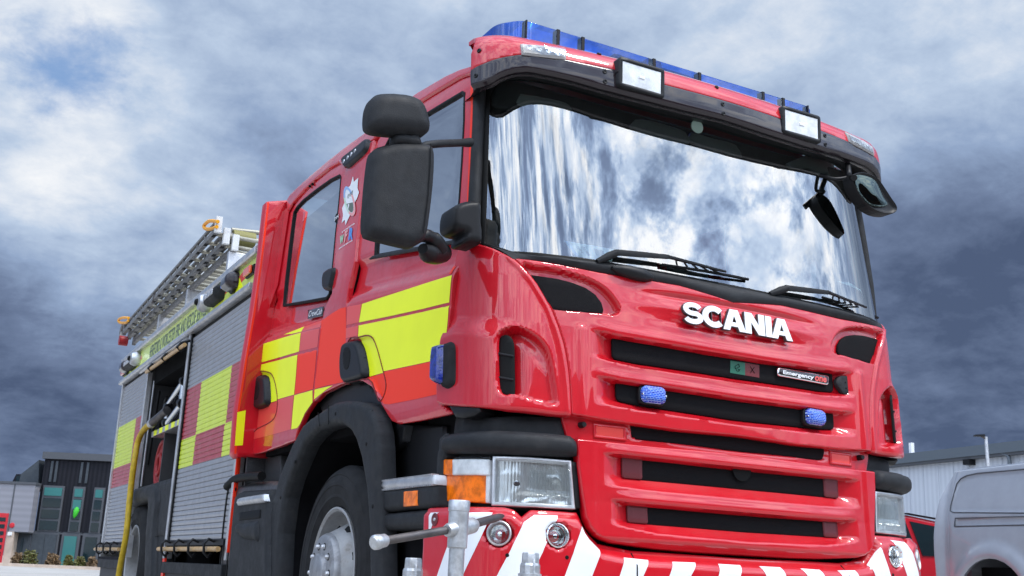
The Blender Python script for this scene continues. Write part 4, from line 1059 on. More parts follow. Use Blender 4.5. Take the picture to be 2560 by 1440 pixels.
RD = ccw(side(ZD([(545, 40), (534, 100), (520, 200), (508, 320), (500, 400), (492, 520), (486, 600), (470, 628), (455, 650), (442, 700), (435, 760), (425, 850), (410, 980), (402, 1085), (365, 1140), (345, 1185), (330, 1215), (320, 1262), (250, 1290), (170, 1318), (134, 1325), (112, 1312), (98, 1285), (100, 1240), (117, 1130), (132, 1000), (147, 960), (162, 850),
              (187, 740), (207, 650), (240, 560), (265, 400), (290, 235), (310, 200), (360, 140), (410, 92), (470, 42), (520, 12), (540, 18)]), g=(-2., 2.3)))
RDW = ccw(side(ZD([(512, 64), (519, 75), (510, 180), (494, 330), (480, 480), (464, 605), (450, 622), (350, 640), (258, 655), (266, 560), (284, 400), (300, 270), (306, 232), (320, 208), (350, 176), (410, 128), (470, 85)]), g=(-2., 2.5)))
seamz = lambda y: np.interp(y, [.4, 1.75, 2.2, 3.45], [1.632, 1.776, 1.722, 1.823])
shelz = lambda y: seamz(y)+.115-.0*y
pk = smoothpoly(ccw(side(ZD([(560, 815), (600, 800), (650, 790), (680, 820), (712, 930), (730, 1010), (720, 1062), (700, 1085), (684, 1050), (650, 985), (560, 1000), (540, 980)]), g=(-1.3, 1.5))), 3)
pk2 = smoothpoly(ccw(side(ZD([(140, 965), (200, 955), (225, 985), (240, 1060), (238, 1130), (215, 1175), (150, 1210), (112, 1240), (128, 1110)]), g=(-2.9, 1.5))), 3)
def door_disp(U, V):
    y = -U; d = -.026*sst(V, shelz(y)+.00, shelz(y)+.10)*sst(2.04-V+.09*(y-.5), .0, .06)-.012*sst(V, shelz(y)+.02, shelz(y)+.12)
    d += -.004*np.exp(-((V-seamz(y))/.004)**2)
    d -= .016*sst(sdf(pk, U, V), 0, .012)+.014*sst(sdf(pk2, U, V), 0, .012)
    return d
fd = node('front_door', truck)
rd = node('rear_door', truck)
for pk_, par_ in ((pk, fd), (pk2, rd)):
    U_ = np.array([p[0] for p in pk_+[pk_[0]]]); V_ = np.array([p[1] for p in pk_+[pk_[0]]]); P_ = SD(U_, V_)+normals(SD, U_, V_)*(door_disp(U_, V_)+.0008)[:, None]
    tube('crease_shade_line', list(P_), .0035, 'deepred', par_, 6)  # dark red line painting the shade of the groove round the pocket
sheet('door_panel', ringsplit(inset(FD, .0035), FDW), SD, (.010, .010), 'red', fd, disp=door_disp, thick=.03, rim=.004)
wsurf = lambda U, V: SD(U, V)+np.array([.022, 0, 0])
sheet('door_window', inset(FDW, -.006), wsurf, .05, 'sideglass', fd, thick=0)
sheet('window_seal', ringsplit(inset(FDW, -.004), inset(FDW, .010)), SD, .1, 'black', fd, off=-.010, thick=.015, rim=.001)
sheet('sill_strip', ccw(side(ZC([(262, 1300), (285, 1282), (590, 1222), (810, 1186), (812, 1194), (590, 1240)]), g=(-1, 2.))), SD, .1, 'plastic', fd, off=-.004, thick=.01)
sheet('door_panel', ringsplit(inset(RD, .0035), RDW), SD, (.012, .010), 'red', rd, disp=door_disp, thick=.03, rim=.004)
sheet('door_window', inset(RDW, -.006), wsurf, .05, 'sideglass', rd, thick=0)
sheet('window_seal', ringsplit(inset(RDW, -.004), inset(RDW, .010)), SD, .1, 'black', rd, off=-.010, thick=.015, rim=.001)
BP = ccw(side([(888, 654), (880, 692), (873, 719), (867, 756), (864, 844), (863, 900), (863, 957), (849, 961), (804, 983), (784, 1004)]+ZD([(410, 980), (425, 850), (435, 760), (442, 700), (455, 650), (470, 628), (486, 600), (492, 520), (500, 400), (508, 320), (520, 200), (534, 100), (545, 40)])+[(868, 406), (900, 378), (936, 350), (926, 390), (915, 450), (903, 530), (893, 600)], g=(-1.7, 2.2)))
def bp_disp(U, V): return -.004+.010*np.sin(np.clip((-U-1.55)/.65, 0, 1)*math.pi)*sst(V, 1.7, 2.1)-.030*sst(V, shelz(-U)-.02, shelz(-U)+.12)*0
bpn = sheet('centre_pillar', inset(BP, .0035), SD, (.012, .012), 'red', truck, disp=bp_disp, thick=.03, rim=.004)
RR = ccw(side([(1183, 166), (1181, 180), (1150, 190), (1100, 220), (1049, 252), (1000, 285), (960, 314), (934, 348), (900, 374), (866, 403)]+ZD([(545, 34), (520, 8), (470, 36), (410, 86), (360, 133), (310, 192), (290, 228)])+[(718, 500), (727, 486), (775, 442), (826, 399), (875, 361), (924, 326), (985, 277), (1045, 233), (1115, 192), (1150, 176)], g=(-.4, 2.7)))
sheet('roof_rail', inset(RR, .001), SD, (.02, .008), 'red', truck, disp=lambda U, V: .004+0*U, thick=.04, rim=.005)
# roof skin
rr_top = [SD(np.array([a]), np.array([b]))[0] for a, b in side([(1183, 168), (1045, 235), (924, 328), (826, 401), (727, 488)], g=(-.4, 2.7))]
rows = [[p+[.02, 0, -.006], p+[.12, 0, .012], np.array([0, p[1], p[2]+.03]), np.array([-p[0]-.12, p[1], p[2]+.012]), np.array([-p[0]-.02, p[1], p[2]-.006])] for p in rr_top]
loft('cab_roof', rows, 'red', truck)
tube('drip_rail', [p+[-.004, 0, -.014] for p in rr_top], .006, 'red', truck, 8)
# rear corner panel standing proud behind the cab
re_ = side(ZD([(540, 18)])+ZD([(310, 198), (290, 235), (265, 400), (240, 560), (207, 650), (187, 740), (162, 850), (147, 960), (132, 1000), (117, 1130), (100, 1240), (98, 1285)]), g=(-2., 2.4))[1:]
QP = ccw([(a-.004, b) for a, b in re_]+[(-3.41, re_[-1][1]), (-3.41, re_[0][1]+.02)])
qpn = sheet('rear_quarter_panel', QP, SD, .03, 'red', truck, mirror=True, off=-.003, thick=.03, rim=.003)
SYR = SY(3.40)
RPl = trace(SYR, ZD([(195, 190), (180, 320), (165, 450), (148, 575), (130, 700), (113, 800), (95, 900), (78, 1015), (60, 1130), (53, 1230), (46, 1322)]), (-1.25, 2.9))
RPt = trace(SYR, ZD([(292, 166)]), (-1.1, 2.9))[0]; RPb = trace(SYR, ZD([(60, 1338), (100, 1330)]), (-1.25, 1.2))
RP = ccw(RPl+RPb+[(-1.02, RPb[1][1]), (-1.02, RPt[1])])
sheet('rear_corner_panel', RP, SYR, .03, 'red', truck, thick=.10, rim=.006)
fs = [(a_, b_) for a_, b_ in RPl]+[(a_+.013, b_) for a_, b_ in RPl[::-1]]
sheet('edge_film', ccw(fs), SYR, .05, 'orange', truck, off=.001, thick=0)
box('cab_rear_skin', (-1.0, 3.36, 1.20), (1.0, 3.42, 2.86), 'void', truck)
# offside: same panels mirrored
for o in list(fd.children)+list(rd.children): pass
for nm, src in (('front_door', fd), ('rear_door', rd)):
    n_ = node(nm, truck)
    for o in list(src.children): mirrored(o, n_)
mirrored(bpn, truck)
for o in list(truck.children):
    if o.name in ('roof_rail', 'rear_corner_panel'): mirrored(o, truck)

# ---- handles, hinges, marker lamp
def handle(par, pts, cup, g):
    h = node('door_handle', par); p = smoothpoly(ccw(side(ZD(pts), g=g)), 3)
    pillow('grip', p, SD, 'dkplastic', h, .030, .022, .03, .008, off=-.004)
    c = smoothpoly(ccw(side(ZD(cup), g=g)), 3); sheet('recess', c, SD, .02, 'black', h, off=.0272, thick=.002, rim=.001)
handle(fd, [(548, 828), (575, 816), (602, 816), (622, 850), (634, 905), (641, 960), (630, 983), (590, 996), (556, 1003), (538, 985), (534, 920), (538, 870)], [(562, 850), (585, 850), (590, 890), (580, 940), (562, 940), (556, 890)], (-1.5, 1.5))
handle(rd, [(142, 990), (165, 970), (190, 974), (198, 1000), (202, 1060), (198, 1098), (180, 1112), (152, 1119), (136, 1100), (133, 1040)], [(152, 1000), (172, 1000), (176, 1035), (168, 1075), (152, 1078), (147, 1040)], (-3.2, 1.5))
pillow('door_check', smoothpoly(ccw(side(ZD([(462, 502), (498, 484), (506, 498), (497, 540), (485, 580), (456, 584), (452, 545)]), g=(-2., 2.))), 2), SD, 'dkplastic', truck, .022, .02, .02, .01)
ml = node('side_marker_lamp', truck)
pillow('lamp_body', smoothpoly(ccw(side(ZC([(108, 655), (160, 610), (240, 548), (274, 522), (282, 545), (268, 598), (225, 645), (180, 682), (140, 712), (115, 700)]), g=(-1.9, 2.6))), 2), SD, 'dkplastic', ml, .030, .02, .02, .008)
lp = side(ZC([(135, 672), (160, 648), (184, 626), (208, 604)]), g=(-1.9, 2.6))
for a, b in lp: P_ = SD(np.array([a]), np.array([b]))[0]; lathe('led', [(0, .004), (.012, .003), (.016, -.004)], P_+[-.030, 0, 0], (-1, 0, 0), 'alu', ml, 12)
for p in ZD([(383, 118), (396, 108)]):
    a, b = side([p], g=(-2.6, 2.7))[0]; P_ = SD(np.array([a]), np.array([b]))[0]; lathe('rivet', [(0, .004), (.008, .003), (.009, -.01)], P_, (-1, 0, 0), 'black', truck, 10)
# ---- reflective film on the doors
def film(name, pts, m, par, g=(-1.2, 1.6), Z=ZD, disp=door_disp, step=.010, off=.0012):
    q = ccw(side(Z(pts), g=g)); return sheet(name, q, SD, step, m, par, disp=disp, off=off, thick=0)
film('yellow_film', [(622, 648), (700, 622), (800, 590), (900, 557), (1025, 518), (1021, 560), (1014, 641), (900, 669), (750, 702), (608, 731)], 'yellow', fd, (-.9, 1.7))
film('yellow_film', [(607, 745), (750, 716), (900, 683), (1012, 655), (1008, 720), (1000, 800), (987, 893), (860, 921), (722, 950), (643, 973), (632, 905), (616, 850), (604, 800)], 'yellow', fd, (-.9, 1.6))
film('red_film', [(645, 976), (722, 953), (860, 924), (986, 896), (988, 960), (988, 1048), (860, 1077), (742, 1100), (720, 1098), (700, 1070), (672, 1020)], 'orange', fd, (-.9, 1.3))
film('red_film', [(556, 660), (620, 648), (607, 731), (551, 743)], 'redfilm', fd, (-1.6, 1.7)); film('red_film', [(550, 757), (605, 745), (602, 790), (549, 802)], 'redfilm', fd, (-1.6, 1.6))
film('red_film', [(437, 722), (490, 688), (525, 668), (549, 662), (546, 830), (538, 880), (532, 1000), (470, 1012), (404, 1030), (413, 960), (424, 850)], 'orange', truck, (-1.8, 1.5), disp=bp_disp)
film('yellow_film', [(404, 1033), (488, 1014), (462, 1030), (430, 1055), (402, 1078)], 'yellow', truck, (-1.9, 1.3), disp=bp_disp)
film('yellow_film', [(262, 785), (350, 747), (347, 772), (300, 782)], 'yellow', rd, (-2.7, 1.7)); film('yellow_film', [(172, 829), (262, 800), (346, 777), (338, 862), (250, 888), (165, 912)], 'yellow', rd, (-2.7, 1.6))
film('red_film', [(350, 748), (434, 716), (432, 752), (348, 771)], 'redfilm', rd, (-2.4, 1.7)); film('red_film', [(348, 776), (430, 757), (421, 842), (339, 861)], 'redfilm', rd, (-2.4, 1.7))
film('yellow_film', [(162, 922), (250, 900), (331, 876), (324, 970), (316, 1056), (258, 1072), (203, 1090), (200, 1000), (180, 965), (148, 968)], 'yellow', rd, (-2.7, 1.5))
film('red_film', [(333, 875), (418, 853), (411, 940), (401, 1031), (318, 1055), (326, 970)], 'orange', rd, (-2.4, 1.5))
film('yellow_film', [(317, 1059), (399, 1036), (399, 1090), (364, 1140), (344, 1186), (330, 1206), (303, 1212), (310, 1130)], 'yellow', rd, (-2.6, 1.3))
film('red_film', [(204, 1093), (258, 1075), (315, 1060), (308, 1130), (301, 1212), (215, 1237), (130, 1258), (118, 1240), (128, 1122), (170, 1117)], 'redfilm', rd, (-2.8, 1.3))
for pts in ([(156, 836), (168, 831), (160, 912), (147, 916)], [(150, 922), (158, 922), (152, 960), (143, 962)], [(104, 1125), (128, 1114), (116, 1215), (92, 1240)], [(91, 1258), (110, 1250), (108, 1270), (88, 1278)]):
    film('yellow_film', pts, 'yellow', rd, (-3.3, 1.3))
q = ccw(trace(SYR, ZD([(60, 1135), (98, 1126), (84, 1284), (48, 1286)]), (-1.25, 1.3))); sheet('yellow_film', q, SYR, step=.05, m='yellow', parent=truck, off=.0015, thick=0)
film('red_film', [(928, 122), (943, 112), (940, 250), (930, 500), (922, 700), (912, 925), (895, 930), (906, 700), (914, 500), (922, 300)], 'orange', fd, (-.5, 2.5), Z=ZC, disp=door_disp, off=.002)
film('red_film', ZO([(1205, 670), (1222, 668), (1215, 740), (1175, 780), (1145, 830), (1125, 900), (1110, 990), (1104, 1022), (1082, 1026), (1090, 950), (1105, 860), (1130, 790), (1175, 740)]), 'orange', fd, (-.5, 2.), Z=lambda p: p, off=.0022)
q = ccw(side(ZD([(362, 672), (431, 655), (428, 698), (360, 712)]), g=(-2.4, 2.))); sheet('crew_badge', q, SD, .05, 'glossblk', rd, off=-.022, thick=.003, rim=.001)
text_on('badge_text', 'CrewCab', side(ZD([(366, 703), (426, 690), (428, 664), (368, 678)]), g=(-2.4, 2.)), SD, 'white', rd, off=-.0195, bold=.0, shear=.4)
# ---- brigade crest on the centre pillar
ZS = z_(820, 420, 6.545); gB = (-2., 2.4)
st = side(ZS([(430, 138), (446, 232), (520, 166), (506, 330), (531, 405), (500, 500), (466, 560), (442, 650), (440, 748), (382, 782), (342, 860), (308, 940), (292, 850), (238, 905), (262, 770), (240, 660), (290, 560), (303, 440), (305, 338), (380, 300), (402, 240)]), g=gB)
def bdecal(name, poly, m, off): return sheet(name, ccw(poly), SD, .05, m, truck, disp=bp_disp, off=off, thick=0)
bdecal('crest_star', st, 'white', .003)
def ell(rx, ry, a0=0, a1=360, n=24, cx=370, cy=548):
    th = R(-14); o = []
    for i in range(n+(0 if a1-a0 == 360 else 1)):
        t = R(a0+(a1-a0)*i/n); x, y = rx*math.cos(t), ry*math.sin(t); o.append((cx+x*math.cos(th)-y*math.sin(th)*1.0, cy+x*math.sin(th)*.9+y*math.cos(th)))
    return o
for (r0, r1, a0, a1, m) in ((92, 1, 200, 330, 'paleblue'), (92, 1, 20, 130, 'pink'), (92, 1, 130, 200, 'palegreen'), (92, 1, 330, 380, 'pink')):
    o1 = ell(88, 252, a0, a1, 12); o2 = ell(62, 200, a0, a1, 12); bdecal('crest_ring', side(ZS(o1+o2[::-1]), g=gB), m, .0038)
bdecal('crest_shield', side(ZS(ell(60, 196)), g=gB), 'white', .0036); bdecal('crest_shield', side(ZS(ell(57, 190, 10, 170, 14)), g=gB), 'letgrey', .0042)
for k in range(3):
    x, y = 352+34*k, 470-28*k; bdecal('crest_charge', side(ZS([(x-8, y+35), (x-12, y), (x, y-40), (x+12, y-36), (x+4, y), (x+6, y+30)]), g=gB), 'letgrey', .0042)
bdecal('crest_charge', side(ZS([(345, 600), (375, 590), (372, 625), (352, 700), (340, 695), (352, 630)]), g=gB), 'white', .0048)
SDB = lambda U, V: SD(U, V)+np.stack([-(bp_disp(U, V)), 0*U, 0*U], -1)
text_on('crest_text', '& WORCESTER', side(ZS([(245, 1068), (468, 918), (462, 900), (243, 1046)]), g=gB), SDB, 'white', truck, off=.003, bold=.03)
text_on('crest_text', 'RESCUE SERVICE', side(ZS([(190, 1340), (425, 1198), (428, 1176), (196, 1316)]), g=gB), SDB, 'white', truck, off=.003, bold=.03)
for ch, m, qd in (('W', 'greenp', [(205, 1260), (268, 1215), (280, 1085), (212, 1120)]), ('F', 'pink', [(280, 1240), (330, 1170), (350, 1010), (300, 1040)]), ('R', 'bluep', [(356, 1190), (425, 1170), (450, 960), (376, 990)])):
    text_on('crest_letter', ch, side(ZS(qd), g=gB), SDB, m, truck, off=.003, bold=.06)
c = side([(842, 545)], g=(-2.1, 2.4))[0]; P_ = SD(np.array([c[0]]), np.array([c[1]]))[0]
lathe('round_sticker', [(0, .003), (.028, .003), (.028, 0)], P_, (-1, 0, 0), 'black', rd, 20)
text_on('sticker_text', 'DIN', side([(838, 553), (848, 544), (849, 536), (839, 545)], g=(-2.1, 2.4)), SD, 'white', rd, off=.006)
# yellow grab rail inside rear window
tube('grab_rail', [(-1.05, 2.1, 2.02), (-1.05, 3.2, 2.02)], .016, 'yellow', truck, 10)

# ------------------------------------------------------------------ wheel arches, steps, wheels
XA = SX(-1.238)
def sx(pts, Z=ZG, S=XA, g=(-1.5, 1.)): return trace(S, Z(pts), g)
outer = [(160, 1520), (165, 1440), (172, 1240), (196, 1040), (232, 900), (262, 815), (310, 700), (370, 590), (410, 555), (455, 525), (500, 495), (540, 470), (600, 460), (650, 460), (700, 470), (735, 490), (765, 540), (786, 630), (793, 720), (798, 1000), (800, 1440), (800, 1520)]
inner = [(752, 1520), (750, 1440), (745, 1150), (730, 950), (700, 780), (670, 680), (640, 625), (600, 592), (560, 585), (500, 600), (460, 615), (420, 650), (380, 700), (340, 790), (300, 890), (268, 1000), (240, 1200), (228, 1440), (226, 1520)]
arch = ccw(sx(outer+inner))
def arch_disp(U, V): t = np.clip(sdf(arch, U, V)/.035, 0, 1); return .022*np.sqrt(1-(1-t)**2)
sheet('wheel_arch', arch, XA, .012, 'plastic', truck, disp=arch_disp, thick=.07, rim=.004, mirror=True)
iw = sx(inner)
loft('arch_liner', [[XA(np.array([a]), np.array([b]))[0]+np.array([d, 0, 0]) for a, b in iw] for d in (.045, .25, .46)], 'void', truck, mirror=True)
ob_ = sx([(232, 900), (310, 700), (410, 555), (540, 470), (650, 460)])
tube('arch_edge', catmull([XA(np.array([a]), np.array([b]))[0]+np.array([.03, 0, 0]) for a, b in ob_], 5), .006, 'black', truck, 6)
for pts in ([(462, 522), (470, 600)], [(521, 482), (520, 590)]):
    q = sx(pts); tube('arch_joint', [XA(np.array([a]), np.array([b]))[0]+[-.022, 0, 0] for a, b in q], .0025, 'black', truck, 5)
for px in ((560, 530), (330, 800), (735, 700), (772, 1050), (250, 1000)):
    a, b = sx([px])[0]; P_ = XA(np.array([a]), np.array([b]))[0]; lathe('arch_screw', [(0, .0255), (.008, .025), (.011, .021)], P_, (-1, 0, 0), 'black', truck, 12)
fair = sx([(430, 478), (465, 430), (520, 390), (600, 362), (660, 345), (700, 345), (735, 400), (775, 470), (815, 530), (870, 588), (905, 592), (888, 670), (845, 724), (790, 730), (782, 640), (752, 540), (720, 482), (650, 470), (540, 478), (450, 530)], S=SX(-1.16))
sheet('arch_fairing', ccw(fair), SX(-1.14), .03, 'dkplastic', truck, thick=.2, rim=.006)
sheet('inner_panel', ccw(sx([(800, 720), (905, 592), (1160, 600), (1160, 1040), (800, 1040)], S=SX(-1.10))), SX(-1.10), .05, 'dkplastic', truck, thick=.1)
for xo in (812, 830): 
    q = sx([(xo, 730), (xo+2, 900)], S=SX(-1.13)); tube('panel_rib', [SX(-1.13)(np.array([a]), np.array([b]))[0] for a, b in q], .008, 'dkplastic', truck, 6)
SS = SX(-1.215); sl_ = lambda pts: ccw(trace(SS, ZL(pts), (-.8, .9)))
stp = node('step', truck)
pillow('step_block', roundpoly(sl_([(322, 712), (560, 688), (806, 662), (806, 848), (560, 862), (330, 888)]), .015), SS, 'plastic', stp, .016, .015, .3, .015)
pillow('step_block', roundpoly(sl_([(328, 935), (345, 915), (560, 893), (786, 873), (788, 1030), (560, 1030), (330, 1045)]), .015), SS, 'plastic', stp, .012, .015, .3, .015)
pillow('step_plate', sl_([(328, 640), (345, 632), (560, 603), (760, 577), (806, 578), (806, 655), (560, 685), (328, 708)]), SS, 'alu', stp, .010, .010, .22, .02, off=.014)
q = sl_([(338, 703), (560, 684), (800, 655)]); tp = trace(SS, ZL([(345, 630), (800, 572)]), (-.8, .9)); bt = trace(SS, ZL([(345, 706), (800, 658)]), (-.8, .9))
for a, b in (tp, bt):
    bm = bmesh.new()
    for k in range(30):
        t = (k+.5)/30; u = a[0]*(1-t)+b[0]*t; v = a[1]*(1-t)+b[1]*t; add_box(bm, (-1.238, -u-.003, v-.004), (-1.205, -u+.003, v+.004))
    o = bmobj('step_teeth', bm, 'alu', stp); o['kind'] = 'stuff'
sheet('side_marker', ccw(trace(SS, ZL([(549, 722), (661, 713), (661, 834), (546, 845)]), (-.8, .9))), SS, .015, 'amberc', truck, off=.020, thick=.01, rim=.002)
sheet('side_trim', ccw(trace(SX(-1.2), ZL([(330, 1045), (788, 1032), (786, 1700), (330, 1700)]), (-.8, .7))), SX(-1.12), .08, 'void', truck, thick=.1)
def wheel(name, c, Rt, Rr, front, dual=False, sg=1):
    wn = node(name, truck); ax = (-sg, 0, 0); c = np.array(c)
    prof = [(Rr-.01, -.10), (Rr+.004, .0), (Rr+.02, .012), (Rr+.05, .022), (Rr+.055, .027), (Rr+.065, .027), (Rr+.07, .025), (Rr+.11, .030), (Rr+.115, .034), (Rr+.13, .033), (Rr+.135, .028), (Rt-.055, .018), (Rt-.05, .021), (Rt-.045, .015), (Rt-.025, .004), (Rt-.008, -.02)]
    for k in range(4): prof += [(Rt, -.035-.055*k), (Rt, -.072-.055*k), (Rt-.014, -.075-.055*k), (Rt-.014, -.082-.055*k)]
    prof += [(Rt, -.26), (Rt-.03, -.29), (Rr, -.28)]
    lathe('tyre', prof, c, ax, 'rubber', wn, 72, sharp=28, cap=False)
    if front:
        lathe('rim', [(Rr-.005, -.05), (Rr, .0), (Rr+.006, .014), (Rr-.004, .018), (Rr-.016, .008), (Rr-.022, -.05), (Rr-.03, -.085), (Rr-.045, -.10), (Rr-.06, -.085), (Rr-.10, -.01), (Rr-.125, .035), (.155, .05), (.15, .05)], c, ax, 'rimpaint', wn, 64, cap=False)
        lathe('hub_cover', [(0, .088), (.085, .088), (.094, .082), (.098, .064), (.170, .062), (.188, .054), (.198, .036), (.20, -.03)], c+np.array(ax)*.012, ax, 'hubalu', wn, 48, cap=False)
        for k in range(10):
            t = 2*math.pi*k/10; P_ = c+np.array([0, math.cos(t)*.135, math.sin(t)*.135])
            lathe('nut_recess', [(0, .0755), (.019, .0755), (.021, .073)], P_, ax, 'black', wn, 16); lathe('wheel_nut', [(0, .094), (.008, .092), (.012, .086), (.013, .07)], P_, ax, 'alu', wn, 8); 
        for k in range(8):
            t = 2*math.pi*(k+.5)/8; P_ = c+np.array([0, math.cos(t)*(Rr-.085), math.sin(t)*(Rr-.085)])
            lathe('vent_hole', [(0, 0), (.026, .0), (.026, -.02)], P_+np.array(ax)*(-.026), (np.array(ax)+np.array([0, math.cos(t), math.sin(t)])*.9), 'black', wn, 18)
    else:
        lathe('rim', [(Rr-.005, -.05), (Rr, .0), (Rr+.006, .014), (Rr-.004, .018), (Rr-.016, .008), (Rr-.03, -.12), (.2, -.16), (.12, -.17), (.12, -.10), (0, -.10)], c, ax, 'rimpaint', wn, 56, cap=False)
M['hubalu'] = mat('brushed_hub_cover', (.36, .36, .37), .42, .8, dirt=.4, dirtcol=(.12, .10, .085), var=.15, vscale=20)
M['rimpaint'] = mat('silver_rim_paint', (.33, .33, .33), .42, .3, dirt=.7, dirtcol=(.13, .10, .075), var=.15, vscale=18)
wheel('front_wheel', (-1.16, 1.78, .505), .545, .325, True)
wheel('front_wheel', (1.16, 1.78, .505), .545, .325, True, sg=-1)
box('wheel_well', (-.78, 1.0, .2), (-.74, 2.9, 1.28), 'void', truck); box('wheel_well', (-1.13, 1.0, 1.22), (-.74, 3.2, 1.27), 'void', truck)
box('axle', (-1.0, 1.70, .42), (1.0, 1.86, .58), 'void', truck)
box('chassis_core', (-.72, .9, .45), (.72, 8.6, 1.2), 'void', truck)
# ------------------------------------------------------------------ bodywork behind the cab
BX = -1.25
SBY = SX(BX)
def by(p): return float(onplane(p, 0, BX)[1])
def bz(p): return float(onplane(p, 0, BX)[2])
yA, yB = by((634, 720)), by((478, 838)); yC = by(ZE([(480, 1240)])[0]); yC2 = by(ZE([(470, 1250)])[0]); yD = by((308, 957))
zH0, zH1 = 2.385, 2.61; zS0 = .60; zA1 = 2.355
# roller shutter print: grey slats with a check band
r1 = [by(p) for p in ZF([(970, 80), (775, 195)])]; r2 = [by(p) for p in ZF([(922, 470), (730, 600)])]
zR1 = bz(ZF([(1055, 35)])[0]); zR2 = bz(ZF([(940, 453)])[0]); zR3 = bz(ZF([(990, 642)])[0]); zR1b = bz(ZF([(690, 240)])[0]); zR3b = bz(ZF([(622, 757)])[0])
zR1, zR3 = (zR1+zR1b)/2, (zR3+zR3b)/2
q3 = [by(p) for p in ZF([(355, 432), (322, 710)])]; z3m = bz(ZF([(240, 740)])[0])
def slatfn(t, P):
    gr_ = t.mix(t.noise(P, 40, 3, .6), (.235, .235, .25), (.29, .29, .305))
    ye, re_ = (.66, .76, .03), (.42, .035, .045)
    c = gr_
    for (y0, y1, z0, z1, cc) in ((yA-.3, r1[0], zR2, zR1, re_), (r1[0], r1[1], zR2, zR1, ye), (r1[1], yB+.2, zR2, zR1, re_),
                                 (yA-.3, r2[0], zR3, zR2, ye), (r2[0], r2[1], zR3, zR2, re_), (r2[1], yB+.2, zR3, zR2, ye),
                                 (yC-.2, q3[0], z3m, zR1, re_), (q3[0], yD+.2, z3m, zR1, ye), (yC-.2, q3[1], zR3, z3m, ye), (q3[1], yD+.2, zR3, z3m, re_)):
        c = t.mix(boxmask(t, P, y0, y1, z0, z1), c, cc)
    return c
M['slat'] = mat('printed_shutter_slats', (.4, .4, .4), .38, .0, coat=.5, coat_rough=.15, fn=slatfn, bump=.15, bscale=300, dirt=.10, dirtcol=(.2, .19, .18))
pitch = .0372
def shutter(y0, y1, z0, z1):
    sh = node('roller_shutter', truck)
    n = int((z1-z0)/pitch); bm = bmesh.new()
    prof = [(0, 0), (-.004, .004), (-.0055, pitch*.5), (-.004, pitch-.0055), (0, pitch-.002), (.006, pitch-.002), (.006, 0)]
    L = [bm.verts.new((p[0], 0, p[1])) for p in prof]; Rr_ = [bm.verts.new((p[0], y1-y0, p[1])) for p in prof]
    for i in range(len(prof)): bm.faces.new([L[i-1], L[i], Rr_[i], Rr_[i-1]])
    bm.faces.new(L); bm.faces.new(Rr_[::-1])
    s0 = bmobj('slat', bm, 'slat', sh); s0.location = (BX+.012, y0, z0)
    for k in range(1, n):
        c = s0.copy(); COL.objects.link(c); c.parent = sh; c.location = (BX+.012, y0, z0+k*pitch)
    box('shutter_backing', (BX+.016, y0, z0), (BX+.03, y1, z1), 'black', sh)
    return sh
shutter(yA, yB-.03, zS0+.05, zA1); shutter(yC2+.06, yD-.07, zS0+.05, zA1)
def post(y0, y1, z0=.55, z1=zH0, m='alu', x=BX, par=truck): return box('shutter_post', (x-.012, y0, z0), (x+.05, y1, z1), m, par, bevel=.004)
post(yA-.045, yA-.005); post(yB-.02, yB+.035); post(yC-.01, yC+.05); post(yD-.065, yD-.01, m='alu')
for yy in (yB-.055, yC+.055): box('guide_seal', (BX-.004, yy-.016, .6), (BX+.04, yy+.016, zH0), 'black', truck)
box('body_corner_film', (BX-.006, yA-.055, .6), (BX+.02, yA-.046, zH0), 'orange', truck)
# shell of the body: roof, rear, far side, compartment walls
box('body_roof', (-1.24, 3.46, zH1-.03), (1.24, yD-.01, zH1+.01), 'alu', truck)
box('body_side', (1.20, 3.46, .55), (1.25, yD-.02, zH1-.04), 'alu', truck); box('body_rear', (-1.23, yD-.03, .55), (1.19, yD+.0, zH1-.04), 'alu', truck)
def treadfn(t, P): return t.mix(t.noise(P, 120, 1, .5), (.03, .03, .032), (.075, .075, .078))
M['tread'] = mat('perforated_dark_lining', (.05, .05, .05), .55, .4, fn=treadfn, bump=.5, bscale=140)
box('locker_divider', (-1.22, yB+.04, 1.05), (-.55, yB+.07, zH0), 'tread', truck); box('locker_divider', (-1.22, yC-.03, 1.05), (-.55, yC, zH0), 'tread', truck)
box('locker_back', (-.56, yB+.07, 1.05), (-.53, yC-.03, zH0), 'tread', truck)
box('locker_floor', (-1.235, yB+.04, 1.10), (-.55, yC+.02, 1.145), 'alu', truck, bevel=.004)
box('front_bulkhead', (-1.22, 3.43, .6), (1.22, 3.46, zH1-.02), 'tread', truck)
# header: fluorescent panel between two rails, lettering
box('header_panel', (BX-.002, yA-.10, zH0+.012), (BX+.05, yD, zH1-.022), mat('pale_yellow_film', (.66, .78, .16), .4, coat=.5), truck)
prism('header_rail', [(BX-.035, zH1-.022), (BX-.045, zH1-.01), (BX-.045, zH1+.025), (BX-.03, zH1+.04), (BX+.06, zH1+.04), (BX+.06, zH1-.022)], 1, yA-.09, yD+.02, 'alu', truck, bevel=.003)
prism('gutter_rail', [(BX-.03, zH0-.03), (BX-.045, zH0-.02), (BX-.04, zH0+.012), (BX+.05, zH0+.012), (BX+.05, zH0-.03)], 1, yA-.03, yD+.03, 'alu', truck, bevel=.003)
t0, t1 = by((514, 800)), by((375, 885))
S_ = SX(BX-.0045); zt = (zH0+zH1)/2
text_on('side_lettering', 'HEREFORD & WORCESTER FIRE AND RESCUE SERVICE', [(-t1, zt-.062), (-t0, zt-.062), (-t0, zt+.058), (-t1, zt+.058)], S_, 'letgrey', truck, off=.0, bold=.008)
def diamond(y, w_, m):  # printed marks behind the lamps
    pass
